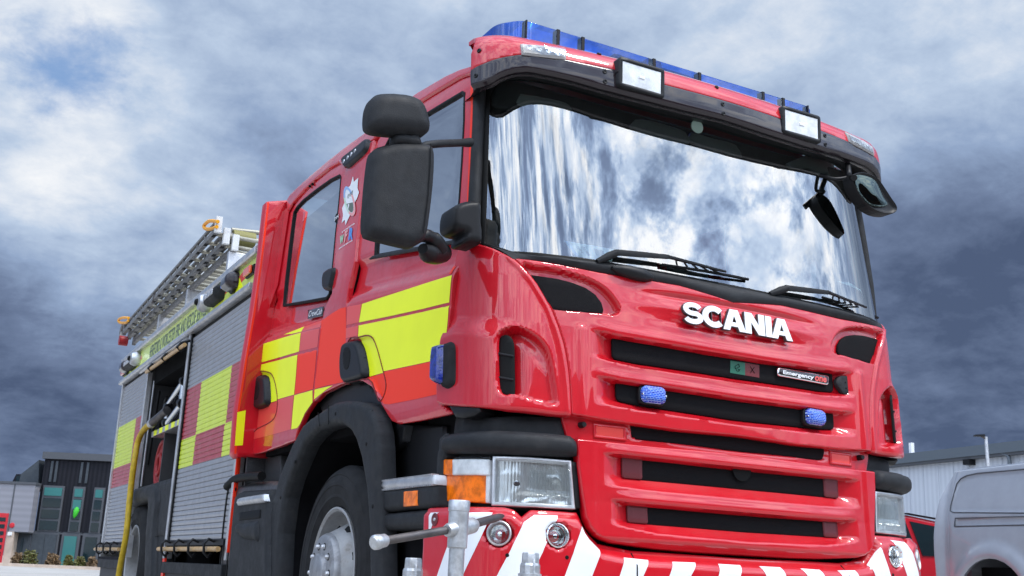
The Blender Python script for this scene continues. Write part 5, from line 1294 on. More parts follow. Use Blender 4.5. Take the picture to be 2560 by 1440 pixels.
for px, py in ((595, 706), (548, 748), (338, 935)):
    y = by((px, py)); 
    prism('header_check', [(y-.20, zH0+.02), (y-.05, zt+.03), (y+.16, zH0+.02)], 0, BX-.0032, BX, 'yellow', truck); prism('header_check', [(y-.20, zH1-.04), (y-.30, zt), (y-.1, zt-.02), (y-.02, zt+.04)], 0, BX-.0030, BX, 'redfilm', truck)
def lampat(name, p, kind):
    y = by(p); z = bz(p); n_ = node(name, truck)
    if kind == 'blue':
        lathe('lamp_base', [(0, .0), (.075, 0), (.085, .02), (.08, .03)], (BX, y, z), (-1, 0, 0), 'dkplastic', n_, 24)
        pillow('lamp_hood', roundpoly([(-y-.11, z-.055), (-y+.10, z-.055), (-y+.10, z+.065), (-y-.11, z+.065)], .04), SX(BX-.045), 'glossblk', n_, .05, .05, .05, .015)
        box('lens', (BX-.085, y+.03, z-.035), (BX-.02, y+.12, z+.045), 'bluelit', n_, bevel=.015)
    if kind == 'amber':
        box('lamp_base', (BX-.02, y-.10, z-.035), (BX, y+.10, z+.035), 'dkplastic', n_, bevel=.006); box('lens', (BX-.045, y-.085, z-.03), (BX-.02, y+.085, z+.03), mat('orange_side_lens', (.85, .10, .02), .2, coat=1), n_, bevel=.012)
    if kind == 'flood':
        pillow('lamp_body', roundpoly([(-y-.20, z-.05), (-y+.16, z-.05), (-y+.20, z+.05), (-y-.16, z+.05)], .03), SX(BX-.05), 'plastic', n_, .04, .04, .05, .015)
        for k in range(3): box('lens', (BX-.096, y-.14+.10*k, z-.02), (BX-.085, y-.06+.10*k, z+.02), 'alu', n_, bevel=.004)
    if kind == 'camera':
        lathe('housing', [(.07, 0), (.075, .05), (.06, .09), (0, .11)], (BX, y, z), (-1, 0, 0), 'alu', n_, 24)
        lathe('lens', [(0, .125), (.02, .12), (.03, .10)], (BX, y, z), (-1, 0, 0), 'black', n_, 16)
ZE1 = lambda x, y: ZE([(x, y)])[0]
lampat('side_marker_lamp', ZE1(1192, 552), 'amber'); lampat('side_blue_lamp', ZE1(1078, 632), 'blue'); lampat('side_flood_lamp', ZE1(968, 725), 'flood'); lampat('side_camera', ZE1(900, 775), 'camera')
lampat('side_camera', ZE1(415, 1160), 'camera'); lampat('side_flood_lamp', ZE1(382, 1190), 'flood'); lampat('side_blue_lamp', ZE1(340, 1215), 'blue'); lampat('side_marker_lamp', ZE1(318, 1250), 'amber')
# lower sill rails with pole clips
def sill(y0, y1, nh, zc):
    r = node('pole_rack', truck)
    box('rack_rail', (BX-.02, y0, zc+.045), (BX+.04, y1, zc+.085), 'dkplastic', r, bevel=.004)
    box('sill_rail', (BX-.02, y0-.02, zc-.16), (BX+.06, y1+.02, zc-.075), 'plastic', r, bevel=.006)
    for k in range(nh):
        y = y0+(k+.5)*(y1-y0)/nh
        tube('pole_clip', [(BX-.02, y, zc+.07), (BX-.06, y, zc+.085), (BX-.088, y, zc+.055), (BX-.082, y, zc-.005), (BX-.055, y, zc-.03), (BX-.03, y, zc-.005)], .012, 'dkplastic', r, 8, .8)
    return r
zp = .60
sill(yA+.02, yB-.02, 4, zp); sill(yC2+.12, yD-.05, 3, zp)
box('side_skirt', (BX+.01, yA, .30), (BX+.05, yB, zp-.16), 'tread', truck); box('side_skirt', (BX+.01, yC2+.1, .30), (BX+.05, yD-.05, zp-.16), 'tread', truck)
box('end_film', (BX-.004, yB-.02, .30), (BX+.01, yB+.06, zp-.02), 'orange', truck)
GRP = 'wooden hook poles carried along the side'
def pole(name, label, x, z, y0, y1):
    o = tube(name, [(x, y0, z), (x, y0+.02, z), (x, y1, z)], .017, 'wood', None, 12); o['label'] = label; o['category'] = 'pole'; o['group'] = GRP
pole('wooden_pole', 'pale wooden pole clipped low beneath the front roller shutter of the fire engine', BX-.052, zp+.02, yA+.0, yB+.02)
pole('wooden_pole', 'pale wooden pole clipped low beneath the rearmost roller shutter, beside the hose', BX-.052, zp+.02, yC2+.05, yD+.05)
# upper pole over the open locker
pz = bz(ZE1(600, 1150)); tp0 = onplane(ZE1(725, 1055), 0, BX-.10); tp1 = onplane(ZE1(460, 1248), 0, BX-.10)
zz_ = (tp0[2]+tp1[2])/2
o = tube('wooden_pole', [(BX-.10, tp0[1], zz_), (BX-.10, tp1[1], zz_)], .017, 'wood', None, 12); o['label'] = 'pale wooden pole held high above the open locker, under the yellow lettered header'; o['category'] = 'pole'; o['group'] = GRP
for k in range(3):
    y = tp0[1]+(tp1[1]-tp0[1])*(.1+.38*k); tube('pole_clip', [(BX-.03, y, zz_+.07), (BX-.10, y, zz_+.04), (BX-.128, y, zz_), (BX-.10, y, zz_-.032), (BX-.07, y, zz_)], .012, 'dkplastic', truck, 8)
prism('locker_canopy', [(BX-.02, zH0-.035), (BX-.10, zH0-.12), (BX-.085, zH0-.13), (BX+.02, zH0-.05)], 1, yB+.06, yC-.02, 'alu', truck)
# rolled shutter drum, locker contents
box('shutter_drum', (-1.20, yB+.08, zH0-.22), (-.95, yC-.04, zH0-.02), 'void', truck)
lk = node('locker_contents', truck)
zm = bz(ZF([(600, 455)])[0])
box('shelf', (-1.23, yB+.08, zm-.03), (-.6, yB+1.35, zm+.02), 'alu', lk, bevel=.003)
for k in range(5): box('shelf_film', (-1.234, yB+.10+.25*k, zm-.028), (-1.2305, yB+.22+.25*k, zm+.018), 'yellow', lk)
box('partition', (-1.20, yB+.86, 1.145), (-.6, yB+.89, zm-.03), 'tread', lk)
for (y, r_) in ((yB+.45, .27), (yB+1.05, .27)):
    lathe('hose_reel_disc', [(.0, 0), (r_, .0), (r_+.01, .012), (r_, .02), (0, .02)], (-1.0, y, zm+.50), (-.98, 0, .1), 'dkplastic', lk, 40)
    tube('disc_rim', [(-1.03, y+math.cos(t)*r_, zm+.50+math.sin(t)*r_) for t in np.linspace(0, 2*math.pi, 33)], .008, 'alu', lk, 6)
for (y, n_) in ((yB+.30, 5), (yB+1.30, 5)):
    for k in range(n_):
        r_ = .21-.03*k; tube('red_hose_coil', [(-1.12+.02*math.sin(k), y+math.cos(t)*r_, 1.38+math.sin(t)*r_) for t in np.linspace(0, 2*math.pi, 29)], .022, 'redhose', lk, 8)
yt = by(ZF([(570, 380)])[0]); 
for (a, b) in (((-.30, .02), (.26, .16)), ((.26, .16), (.26, -.02)), ((-.30, .02), (-.30, -.12)), ((-.32, -.16), (.26, -.04))):
    tube('branch_pipe', [(-1.20, yt-a[0], zm+.20+a[1]), (-1.20, yt-b[0], zm+.20+b[1])], .028, 'chrome', lk, 12)
for a in ((-.30, .0), (.26, .16), (.26, -.03), (-.30, -.14)): lathe('coupling', [(0, -.04), (.04, -.04), (.045, 0), (.04, .04), (0, .04)], (-1.20, yt-a[0], zm+.20+a[1]), (0, 1, .2), 'dkplastic', lk, 14)
tube('cable', catmull([(-1.2, yt+.42, zm+.30), (-1.18, yt+.60, zm+.22), (-1.2, yt+.62, zm+.05), (-1.2, yt+.45, zm-.02)], 6), .016, 'black', lk, 8)
tube('strap', [(-1.15, yC-.10, 2.1), (-1.17, yC-.08, 1.4)], .012, 'black', lk, 6); tube('bin_light', [(-1.2, yC-.05, 2.2), (-1.2, yC-.05, 1.2)], .008, 'alu', lk, 6)
# rear wheel arch panel
SA = SX(BX-.002)
pa = ccw(trace(SA, ZF([(334, 905), (345, 885), (470, 848), (592, 812), (590, 900), (575, 1000), (548, 1180), (520, 1290), (515, 1500), (420, 1500), (432, 1180), (444, 960), (430, 952), (390, 962), (338, 990), (330, 980)]), (-5.5, 1.)))
sheet('rear_arch_panel', pa, SA, .06, 'plastic', truck, thick=.05)
ra = ccw(trace(SX(BX-.02), ZF([(330, 918), (345, 890), (400, 872), (470, 862), (494, 866), (503, 890), (505, 960), (492, 1060), (484, 1180), (480, 1300), (474, 1520), (420, 1520), (432, 1180), (446, 1010), (446, 960), (432, 952), (390, 962), (340, 985), (326, 975)]), (-5.5, 1.)))
sheet('rear_wheel_arch', ra, SX(BX-.02), .03, 'plastic', truck, thick=.10, rim=.012, disp=lambda U, V: .02*np.sqrt(1-(1-np.clip(sdf(ra, U, V)/.04, 0, 1))**2))
sheet('arch_cover', ccw(trace(SX(BX-.01), ZF([(494, 866), (505, 960), (492, 1060), (484, 1180), (520, 1176), (548, 1180), (575, 1000), (590, 830)]), (-5.5, 1.))), SX(BX-.01), .06, 'plastic', truck, thick=.02, rim=.006)
wheel('rear_wheel', (-1.215, 7.05, .505), .545, .33, False); wheel('rear_wheel', (1.215, 7.05, .505), .545, .33, False, sg=-1)
box('rear_wheel_well', (-.85, yB+.2, .3), (-.80, yC2+.8, 1.1), 'void', truck)
# tank and battery step behind the front wheel
ST = SX(-1.215)
tr2 = lambda pts, S=ST, g=(-3.2, .9): trace(S, ZF(pts), g)
tk = node('tank_step', truck)
pillow('tank_shell', ccw(tr2([(962, 905), (985, 880), (1040, 845), (1100, 838), (1200, 830), (1290, 832), (1290, 1600), (900, 1600), (905, 1440), (925, 1200), (945, 1000)])), ST, 'steel', tk, .05, .06, .5, .02, off=-.03)
pillow('side_cover', ccw(tr2([(1060, 920), (1080, 900), (1280, 888), (1280, 1600), (1005, 1600), (1010, 1440), (1030, 1200), (1048, 1000)])), ST, 'plastic', tk, .04, .04, .3, .02, off=.03)
for xo in (965, 1010):
    q = tr2([(xo+20, 872), (xo+4, 960), (xo-22, 1200), (xo-50, 1560)]); tube('tank_strap', catmull([ST(np.array([a]), np.array([b]))[0]+[-.03, 0, 0] for a, b in q], 5), .014, 'black', tk, 6, .4)
q = tr2([(975, 868), (1030, 820), (1100, 805), (1200, 800)]); tube('rubber_cap', catmull([ST(np.array([a]), np.array([b]))[0]+[-.03, 0, 0] for a, b in q], 5), .028, 'black', tk, 8)
pillow('step_plate', ccw(tr2([(1096, 962), (1110, 948), (1275, 922), (1275, 962), (1260, 970), (1100, 990)])), ST, 'alu', tk, .012, .012, .2, .02, off=.085)
sheet('step_recess', ccw(tr2([(1100, 1040), (1240, 1020), (1235, 1070), (1098, 1085)])), ST, .05, 'black', tk, off=.074, thick=.002)
pillow('lower_step', roundpoly(ccw(tr2([(1080, 1105), (1230, 1085), (1230, 1230), (1120, 1210), (1075, 1160)])), .04), ST, 'plastic', tk, .03, .04, .1, .02, off=.06)
sheet('rear_cab_bracket', ccw(trace(SX(-1.1), ZF([(1010, 670), (1290, 660), (1290, 850), (1190, 850), (1100, 800), (1030, 820), (1000, 850)]), (-3.2, 1.2))), SX(-1.1), .05, 'tread', truck, thick=.05)
box('film_edge', (BX-.004, yA-.06, .95), (BX+.01, yA-.05, 1.27), 'orange', truck)

# ------------------------------------------------------------------ ladder on the roof
lad = empty('ladder', (-.8, 5.4, 2.7), 'long aluminium extension ladder with orange end loops lying on the fire engine roof', 'ladder')
def lad_add(o):
    for i_, m_ in enumerate(o.data.materials):
        if m_ is M['alu']: o.data.materials[i_] = M['ladalu']
    o.parent = lad; o.matrix_parent_inverse = Matrix.Translation((.8, -5.4, -2.7)); return o
f0 = onplane(ZE1(955, 275), 0, -1.12); r0 = onplane(ZE1(305, 985), 0, -1.12)
f1 = onplane(ZE1(1010, 355), 0, -1.04); r1_ = onplane(ZE1(340, 1015), 0, -1.04)
f2 = onplane(ZE1(1072, 400), 0, -.96); r2_ = onplane(ZE1(372, 1055), 0, -.96)
secs = [(-1.12, f0, r0, -.16), (-1.04, f1, r1_, -.24), (-.96, f2, r2_, -.32)]
for i, (x, f, r, x2) in enumerate(secs):
    y0, y1, zb = float(f[1]), float(r[1]), float((f[2]+r[2])/2); H_ = .125
    slope = (float(r[2])-float(f[2]))/(y1-y0)
    zy = lambda y: float(f[2])+slope*(y-y0)
    for k, xx in enumerate((x, x2)):
        def bar(nm, za, zb2, w_, yy0=y0, yy1=y1, m='alu'):
            bm = bmesh.new(); vs = []
            for y in (yy0, yy1):
                for dx, dz_ in ((-w_, za), (w_, za), (w_, zb2), (-w_, zb2)): vs.append(bm.verts.new((xx+dx, y, zy(y)+dz_)))
            for a in ((0, 1, 2, 3), (7, 6, 5, 4), (0, 4, 5, 1), (1, 5, 6, 2), (2, 6, 7, 3), (3, 7, 4, 0)): bm.faces.new([vs[j] for j in a])
            return lad_add(bmobj(nm, bm, m, None, bevel=.003))
        bar('stile', 0, .045, .020)
        bar('stile', H_-.025, H_, .014)
        bar('stile_end', -.005, H_+.012, .028, y0-.01, y0+.035, 'endcap'); 
        if k == 0: bar('stile_end', -.01, H_, .02, y1-.03, y1+.02)
        n = int((y1-y0)/.29); bm = bmesh.new(); vs = []
        M_ = []
        for dx, dy, dz_ in [(a, b, c) for c in (0, 1) for a, b in ((-.008, -.03), (.008, -.03), (.008, .03), (-.008, .03))]: M_.append((dx, dy*(1 if dz_ == 0 else .45), .045+dz_*(H_-.07)))
        vv = [bm.verts.new(p) for p in M_]
        for a in ((3, 2, 1, 0), (4, 5, 6, 7), (0, 1, 5, 4), (1, 2, 6, 5), (2, 3, 7, 6), (3, 0, 4, 7)): bm.faces.new([vv[j] for j in a])
        p0 = bmobj('stile_strut', bm, 'alu', None); lad_add(p0); p0.location = (xx, y0+.2, zy(y0+.2))
        for j in range(1, n):
            c = p0.copy(); COL.objects.link(c); y = y0+.2+.29*j; c.location = (xx, y, zy(y))
        # square rung sockets seen from underneath
    n = int((y1-y0)/.29)
    V, F = tube_geo([(x+.02, 0, .022), (x2-.02, 0, .022)], .019, 10)
    ru = mobj('rung', V, F, 'rung', None); lad_add(ru); ru.location = (0, y0+.14, zy(y0+.14))
    sk = box('rung_socket', (x-.0165, -.04, -.002), (x+.0165, .04, .004), 'black'); lad_add(sk); sk.location = (0, y0+.14, zy(y0+.14))
    for j in range(1, n):
        y = y0+.14+.29*j
        for s_ in (ru, sk):
            if s_ is sk and i == 2: continue
            c = s_.copy(); COL.objects.link(c); c.location = (0, y, zy(y))
for (p, xx) in (([(955, 205), (905, 200), (880, 210), (858, 235), (870, 255), (910, 255), (948, 240)], -1.14), ([(338, 872), (300, 870), (275, 878), (266, 892), (280, 905), (318, 905), (335, 890)], -1.14)):
    lad_add(tube('end_loop', catmull([onplane(q, 0, xx) for q in ZE(p)], 4), .016, mat('orange_loop_paint', (.80, .35, .01), .4), None, 10))
a0 = onplane(ZE1(1130, 330), 0, -.80); lad_add(lathe('roller', [(.03, -.10), (.075, -.10), (.075, .10), (.03, .10)], a0, (1, 0, 0), mat('olive_roller', (.22, .20, .06), .6), None, 24))
lad_add(lathe('roller_hub', [(0, -.15), (.045, -.15), (.045, -.09), (0, -.09)], a0, (1, 0, 0), 'alu', None, 18))
for p, q in (((1050, 262), (1262, 285)), ((1165, 325), (1262, 345)), ((1150, 385), (1262, 405))):
    A_ = onplane(ZE1(*p), 1, a0[1]); B_ = onplane(ZE1(*q), 1, a0[1]); lad_add(tube('head_bar', [A_, B_], .022, 'rung', None, 10))
a0 = onplane(ZE1(300, 1030), 0, -1.10); lad_add(lathe('foot_roller', [(.02, -.05), (.06, -.05), (.06, .05), (.02, .05)], a0, (1, 0, 0), 'redhose', None, 20))
tg = [onplane(q, 0, -1.13) for q in ZE([(300, 915), (285, 960), (280, 1010)])]; lad_add(tube('foot_bracket', tg, .02, 'alu', None, 8))
for p, q in (((520, 700), (500, 770)), ((420, 810), (430, 870)), ((430, 870), (510, 800))):
    lad_add(tube('tie_bar', [onplane(ZE1(*p), 0, -1.14), onplane(ZE1(*q), 0, -1.14)], .008, 'steel', None, 6))
# roof gantry under the ladder
for y in (5.6, 7.2, 8.6): box('ladder_gantry', (-1.0, y-.03, zH1), (.2, y+.03, float(f2[2])-.01), 'alu', truck, bevel=.004)
box('gantry_end', (-.98, 4.6, zH1+.02), (-.90, 4.95, zH1+.16), mat('orange_gantry', (.75, .36, .02), .5), truck, bevel=.004)

# ------------------------------------------------------------------ yellow hose out of the open locker
hp = [onplane(q, 0, x) for q, x in zip(ZF([(560, 375), (520, 410), (470, 452), (425, 485), (392, 530), (368, 595), (350, 700), (330, 850), (314, 1000), (300, 1150), (282, 1260), (260, 1370), (240, 1500), (225, 1650)]), [-1.22, -1.24, -1.27, -1.29, -1.30, -1.31]+[-1.33]*8)]
# let it hang: keep its distance along the lorry from drifting
hz = empty('yellow_hose', tuple(hp[4]), 'dirty yellow hose hanging from the open locker down past the rear wheel', 'hose')
hl_ = tube('hose_line', catmull(hp[2:], 6), .027, 'hose', None, 14); hl_.parent = hz; hl_.matrix_parent_inverse = Matrix.Translation(-Vector(hp[4]))
cp2 = tube('hose_coupling', catmull([hp[0], hp[1], hp[2], hp[2]*.8+hp[3]*.2], 3), .038, 'steel', None, 14); cp2.parent = hz; cp2.matrix_parent_inverse = Matrix.Translation(-Vector(hp[4]))
cp3 = tube('coupling_ring', [hp[2], hp[2]*.7+hp[3]*.3], .041, 'alu', None, 14); cp3.parent = hz; cp3.matrix_parent_inverse = Matrix.Translation(-Vector(hp[4]))

# ------------------------------------------------------------------ galvanised standpipe key and branch pipes in front of the bumper
def at3(p, t): return CAM+pxdir(*p)*t
T0 = 3.3
base = at3(ZL([(958, 1400)])[0], T0)
sk_ = empty('hydrant_key', (float(base[0]), float(base[1]), 0), 'galvanised upright pipe with a dark crossbar and capped end, in front of the bumper corner', 'hydrant key')
off = Matrix.Translation((-float(base[0]), -float(base[1]), 0))
def ka(o, r): o.parent = r; o.matrix_parent_inverse = off if r is sk_ else Matrix.Translation(-r.location); return o
top = at3(ZL([(965, 790)])[0], T0); jn = at3(ZL([(960, 1030)])[0], T0); x0, y0 = float(base[0]), float(base[1]); rpx = lambda px: px/3.428/FPX*T0
zt_, zj, zs = float(top[2]), float(jn[2]), float(at3(ZL([(955, 1195)])[0], T0)[2]); zc2 = float(at3(ZL([(960, 880)])[0], T0)[2])
ka(lathe('pipe', [(rpx(66), 0), (rpx(66), zs), (rpx(60), zs+.002)], (x0, y0, 0), (0, 0, 1), 'galv', None, 32), sk_)
ka(lathe('tee_socket', [(rpx(76), zs-.002), (rpx(84), zs+.001), (rpx(85), zc2-.002), (rpx(91), zc2), (rpx(91), zt_-.004), (rpx(86), zt_), (rpx(50), zt_), (rpx(50), zt_-.02), (0, zt_-.02)], (x0, y0, 0), (0, 0, 1), 'galv', None, 40), sk_)
La, Rb = at3(ZL([(275, 1150)])[0], T0-.20), at3(ZL([(1365, 925)])[0], T0+.22)
d_ = (Rb-La); d_ /= np.linalg.norm(d_); mid = np.array([x0, y0, zj])
La2 = mid-d_*np.linalg.norm(mid-La); Rb2 = mid+d_*np.linalg.norm(Rb-mid)
La2 = La; Rb2 = Rb
ka(tube('crossbar', [La2, mid*.999+La2*.001, mid], rpx(34), 'steel', None, 20), sk_)
bm = bmesh.new()
ka(tube('crossbar', [mid, mid*.22+Rb2*.78, mid*.08+Rb2*.92, Rb2], [rpx(36), rpx(36), rpx(30), rpx(14)], 'steel', None, 20, 1.0), sk_)
ka(lathe('end_cap', [(0, 0), (rpx(42), .0), (rpx(58), .006), (rpx(60), .018), (rpx(58), .024), (rpx(54), .028), (rpx(52), .045), (rpx(40), .052), (rpx(30), .052)], La2-d_*.012, d_, 'galv', None, 32), sk_)
ka(lathe('tee_collar', [(rpx(38), .078), (rpx(50), .078), (rpx(66), .068), (rpx(70), .05), (rpx(72), .0)], mid, d_, 'galv', None, 28), sk_)
ka(lathe('tee_collar', [(rpx(38), .050), (rpx(50), .050), (rpx(60), .04), (rpx(64), .0)], mid, -d_, 'galv', None, 28), sk_)
def stub(px, r1, r2, label, t, lug):
    top = at3(ZL([px])[0], t); k = t/T0; b = empty('threaded_pipe', (float(top[0]), float(top[1]), 0), label, 'pipe', 'short galvanised pipes standing in front of the bumper')
    z1 = float(top[2]); rr = lambda v: rpx(v)*k; o = (float(top[0]), float(top[1]), 0)
    zc = z1-rr(70)*1.2
    ka(lathe('pipe_body', [(rr(84), 0), (rr(84), zc-rr(20)), (rr(76), zc)], o, (0, 0, 1), 'galv', None, 12, sharp=20), b)
    ka(lathe('pipe_head', [(rr(74), zc-.002), (rr(76), zc+.003), (rr(73), z1-.004), (rr(68), z1), (rr(52), z1), (rr(52), z1-.02), (0, z1-.02)], o, (0, 0, 1), 'galv', None, 8, sharp=20), b)
    for s in (-.3, .9): 
        a = s*math.pi/2-1.2; ka(tube('cast_rib', [(o[0]+math.cos(a)*rr(84), o[1]+math.sin(a)*rr(84), 0), (o[0]+math.cos(a)*rr(84), o[1]+math.sin(a)*rr(84), zc-rr(10)), (o[0]+math.cos(a)*rr(72), o[1]+math.sin(a)*rr(72), zc+.012)], rr(9), 'galv', None, 6), b)
    if lug:
        ka(lathe('collar', [(rr(80), z1-rr(190)-.004), (rr(98), z1-rr(190)), (rr(98), z1-rr(170)), (rr(80), z1-rr(165))], o, (0, 0, 1), 'galv', None, 28), b)
        ka(tube('bolt', [(o[0]+rr(90), o[1]-.01, z1-rr(200)), (o[0]+rr(122), o[1]-.03, z1-rr(196))], rr(14), 'alu', None, 8), b)
stub((597, 1285), 75, 85, 'short galvanised pipe with a square head, left of the tall crossbar pipe', 3.35, False)
stub((1600, 1240), 75, 85, 'short galvanised pipe with a bolted collar, in front of the fog lamps', 3.35, True)

# ------------------------------------------------------------------ things on the dashboard
def card(name, px, S, g, m, label, cat, thick=.002):
    q = ccw(trace(S, px, g)); o = sheet(name, q, S, .1, m, None, thick=thick, rim=.0005); o['label'] = label; o['category'] = cat; return o, q
SI = lambda dy: (lambda U, V: WS(U, V)+np.stack([0*np.asarray(U, float), dy+0*np.asarray(U, float)+0*np.asarray(V, float), 0*np.asarray(V, float)], -1))
SC1 = SI(.035)
o, q = card('parking_card', [(1410, 602), (1535, 624), (1530, 654), (1437, 640)], SC1, (-.8, 1.9), 'paper', 'blue and white parking permit card behind the windscreen at the left wiper', 'card')
pr = o
def sub(o, par): o.parent = par; return o
qq = trace(SC1, [(1410, 602), (1420, 604), (1447, 641), (1437, 640)], (-.8, 1.9)); sub(sheet('card_edge', ccw(qq), SC1, .1, 'pblue', None, off=.003, thick=0), pr)
qq = trace(SC1, [(1483, 622), (1505, 626), (1512, 642), (1490, 638)], (-.8, 1.9)); sub(sheet('card_picture', ccw(qq), SC1, .1, 'letgrey', None, off=.003, thick=0), pr)
tq = trace(SC1, [(1438, 616), (1452, 634), (1460, 634), (1446, 617)], (-.8, 1.9)); sub(text_on('card_text', 'Parking', tq, SC1, 'black', None, off=.0035, bold=0), pr)
tq = trace(SC1, [(1452, 618), (1470, 640), (1480, 640), (1460, 618)], (-.8, 1.9)); sub(text_on('card_text', 'Permit', tq, SC1, 'black', None, off=.0035, bold=0), pr)
card('paper_sheet', [(2092, 704), (2120, 705), (2175, 762), (2150, 756)], SI(.05), (1.0, 1.9), 'paper', 'white paper sheet leaning behind the right end of the windscreen', 'paper')
b0 = onplane((2026, 722), 1, .42); b1 = onplane((2026, 655), 1, .42)
bo = lathe('drink_bottle', [(0, 0), (.034, 0), (.037, .004), (.037, float(b1[2]-b0[2])-.008), (.033, float(b1[2]-b0[2]))], b0, (0, 0, 1), mat('brown_drink_label', (.22, .07, .03), .3, var=.8, vscale=18, coat=1), None, 28)
bo['label'] = 'brown drink can standing on the dashboard behind the right wiper'; bo['category'] = 'drink can'
# ------------------------------------------------------------------ surroundings
fh = np.array([_f[0], _f[1], 0]); fh /= np.linalg.norm(fh); eh = np.array([fh[1], -fh[0], 0])
def ribfn(c0, c1, sc, ax):
    def fn(t, P):
        d = t.n('ShaderNodeVectorMath', {0: P, 1: tuple(ax)}, operation='DOT_PRODUCT').outputs[1]
        w_ = t.m('ADD', t.m('MULTIPLY', t.m('SINE', t.m('MULTIPLY', d, sc)), .5), .5)
        n_ = t.noise(P, .8, 5, .6)
        return t.mix(t.m('MULTIPLY', t.m('ADD', w_, n_), .5), c0, c1)
    return fn
class Face:
    """an upright wall plane: a runs along it, z up, d out of it towards the yard"""
    def __init__(s, P, along): s.P = np.array(P, float); s.e = np.array(along, float); s.e /= np.linalg.norm(s.e); s.n = np.array([s.e[1], -s.e[0], 0])
    def uv(s, p):
        d = pxdir(*p); t = ((s.P-CAM)@s.n)/(d@s.n); q = CAM+d*t; return ((q-s.P)@s.e, q[2])
    def pt(s, a, z, d=0): q = s.P+s.e*a+s.n*d; return (q[0], q[1], z)
    def slab(s, name, poly, d0, d1, m, parent=None, bevel=0, px=True, label=None):
        if px: poly = [s.uv(p) for p in poly]
        bm = bmesh.new(); A_ = [bm.verts.new(s.pt(a, z, d0)) for a, z in poly]; B_ = [bm.verts.new(s.pt(a, z, d1)) for a, z in poly]
        bm.faces.new(A_); bm.faces.new(B_[::-1])
        for i in range(len(poly)): bm.faces.new([A_[i-1], A_[i], B_[i], B_[i-1]])
        return bmobj(name, bm, m, parent, bevel=bevel, label=label)
    def rect(s, name, a0, a1, z0, z1, d0, d1, m, parent=None, bevel=0): return s.slab(name, [(a0, z0), (a1, z0), (a1, z1), (a0, z1)], d0, d1, m, parent, bevel, px=False)
# -- dark station building at the left
M['darkclad'] = mat('dark_ribbed_cladding', (.03, .03, .04), .8, spec=.1, fn=ribfn((.010, .011, .014), (.024, .024, .030), 28, eh))
M['greyclad'] = mat('grey_plank_cladding', (.25, .25, .28), .5, fn=ribfn((.20, .20, .225), (.27, .27, .30), 20, (0, 0, 1)))
M['winglass'] = mat('dark_window_glass', (.006, .018, .022), .08, .0, coat=.6, coat_ior=1.45)
M['tealglass'] = mat('teal_blind_behind_glass', (.03, .16, .15), .3, coat=.3)
M['greypanel'] = mat('grey_panel', (.055, .065, .075), .6, spec=.2, var=.1)
M['beige'] = mat('beige_stone', (.50, .40, .32), .8, var=.12, vscale=3)
M['reddoor'] = mat('red_door_paint', (.55, .02, .03), .4)
M['framegrey'] = mat('grey_window_frame', (.085, .09, .10), .5, spec=.2)
O1 = CAM+fh*60; O1[2] = 0
dirL = pxdir(95, 1400); kk = 58/(dirL@fh); O1 = CAM+dirL*kk; O1[2] = 0
F1 = Face(O1, eh); F1b = Face(O1-fh*.7, eh)
sb = empty('station_building', tuple(O1), 'dark clad two storey building with tall teal topped window strips, far left', 'building')
def B1(o): o.parent = sb; o.matrix_parent_inverse = Matrix.Translation(-Vector(O1)); return o
zt1 = F1.uv((95, 1146))[1]; aL = F1.uv((90, 1300))[0]; aR = F1.uv((420, 1150))[0]
B1(F1.rect('wall', aL, aR, -.1, zt1, 0, -14, 'darkclad')); B1(F1.rect('roof_edge', aL-.1, aR, zt1, zt1+.35, .15, -14, 'framegrey'))
B1(F1.slab('side_roof', [(92, 1148), (90, 1212), (40, 1212), (46, 1184)], -.3, -9, 'greypanel')); B1(F1.slab('plant_room', [(47, 1181), (44, 1212), (5, 1212), (10, 1200), (20, 1181)], -1, -6, 'darkclad')); B1(F1.slab('plant_window', [(45, 1185), (42, 1208), (18, 1208), (22, 1185)], -.96, -.99, 'winglass'))
zb = [F1.uv((130, y))[1] for y in (1217, 1243, 1272, 1300, 1329)]
for (x0, x1) in ((112, 162), (188, 214), (240, 264)):
    a0, a1 = F1.uv((x0, 1217))[0], F1.uv((x1, 1217))[0]
    wn = B1(F1.rect('window', a0-.03, a1+.03, zb[4], zb[0]+.06, .10, -.05, 'framegrey'))
    for k in range(4):
        o = F1.rect('pane', a0+.06, a1-.06, zb[k+1]+.07, zb[k]-.05, .14, .05, 'tealglass' if k == 0 or (k == 1 and x0 == 188 and 0) else 'winglass'); o.parent = wn
    if x0 == 188:
        o = F1.rect('blind', a0+.06, a1-.06, zb[1]-.55, zb[1]-.08, .15, .14, 'tealglass'); o.parent = wn
        o = lathe('green_hanging', [(0, -.32), (.09, -.2), (.15, .08), (.09, .25), (0, .3)], F1.pt((a0+a1)/2, (zb[2]+zb[3])/2+.15, .12), (.2, 0, 1), mat('bright_green_plastic', (.05, .50, .03), .5), None, 14); o.parent = wn
    B1(F1.rect('lower_panel', a0-.25, a1+.15, 1.75, zb[4]-.03, .08, -.05, 'greypanel'))
    dd = B1(F1.rect('door', a0-.3, a1+.1, 0, 1.72, .08, -.05, 'framegrey'))
    if x0 == 112:
        for t in (0, 1): o = F1.rect('door_leaf', a0-.2+t*(a1-a0+.2)/2, a0-.1+(t+1)*(a1-a0+.1)/2, .1, 1.6, .12, .05, 'greypanel'); o.parent = dd
    else:
        o = F1.rect('door_leaf', a0-.15, a1-.05, .1, 1.55, .12, .05, 'tealglass' if x0 == 188 else 'winglass'); o.parent = dd
B1(F1.rect('string_course', aL, aR, zb[4]-.12, zb[4]-.04, .06, 0, 'framegrey'))
for x in (130, 142, 205, 220): a = F1.uv((x, 1170))[0]; B1(F1.rect('pale_rib', a-.06, a+.06, zb[0]+.25, zt1-.1, .05, 0, 'greypanel'))
an = empty('garage_annex', tuple(F1b.P), 'pale grey plank clad annex with a red and black sectional door', 'building')
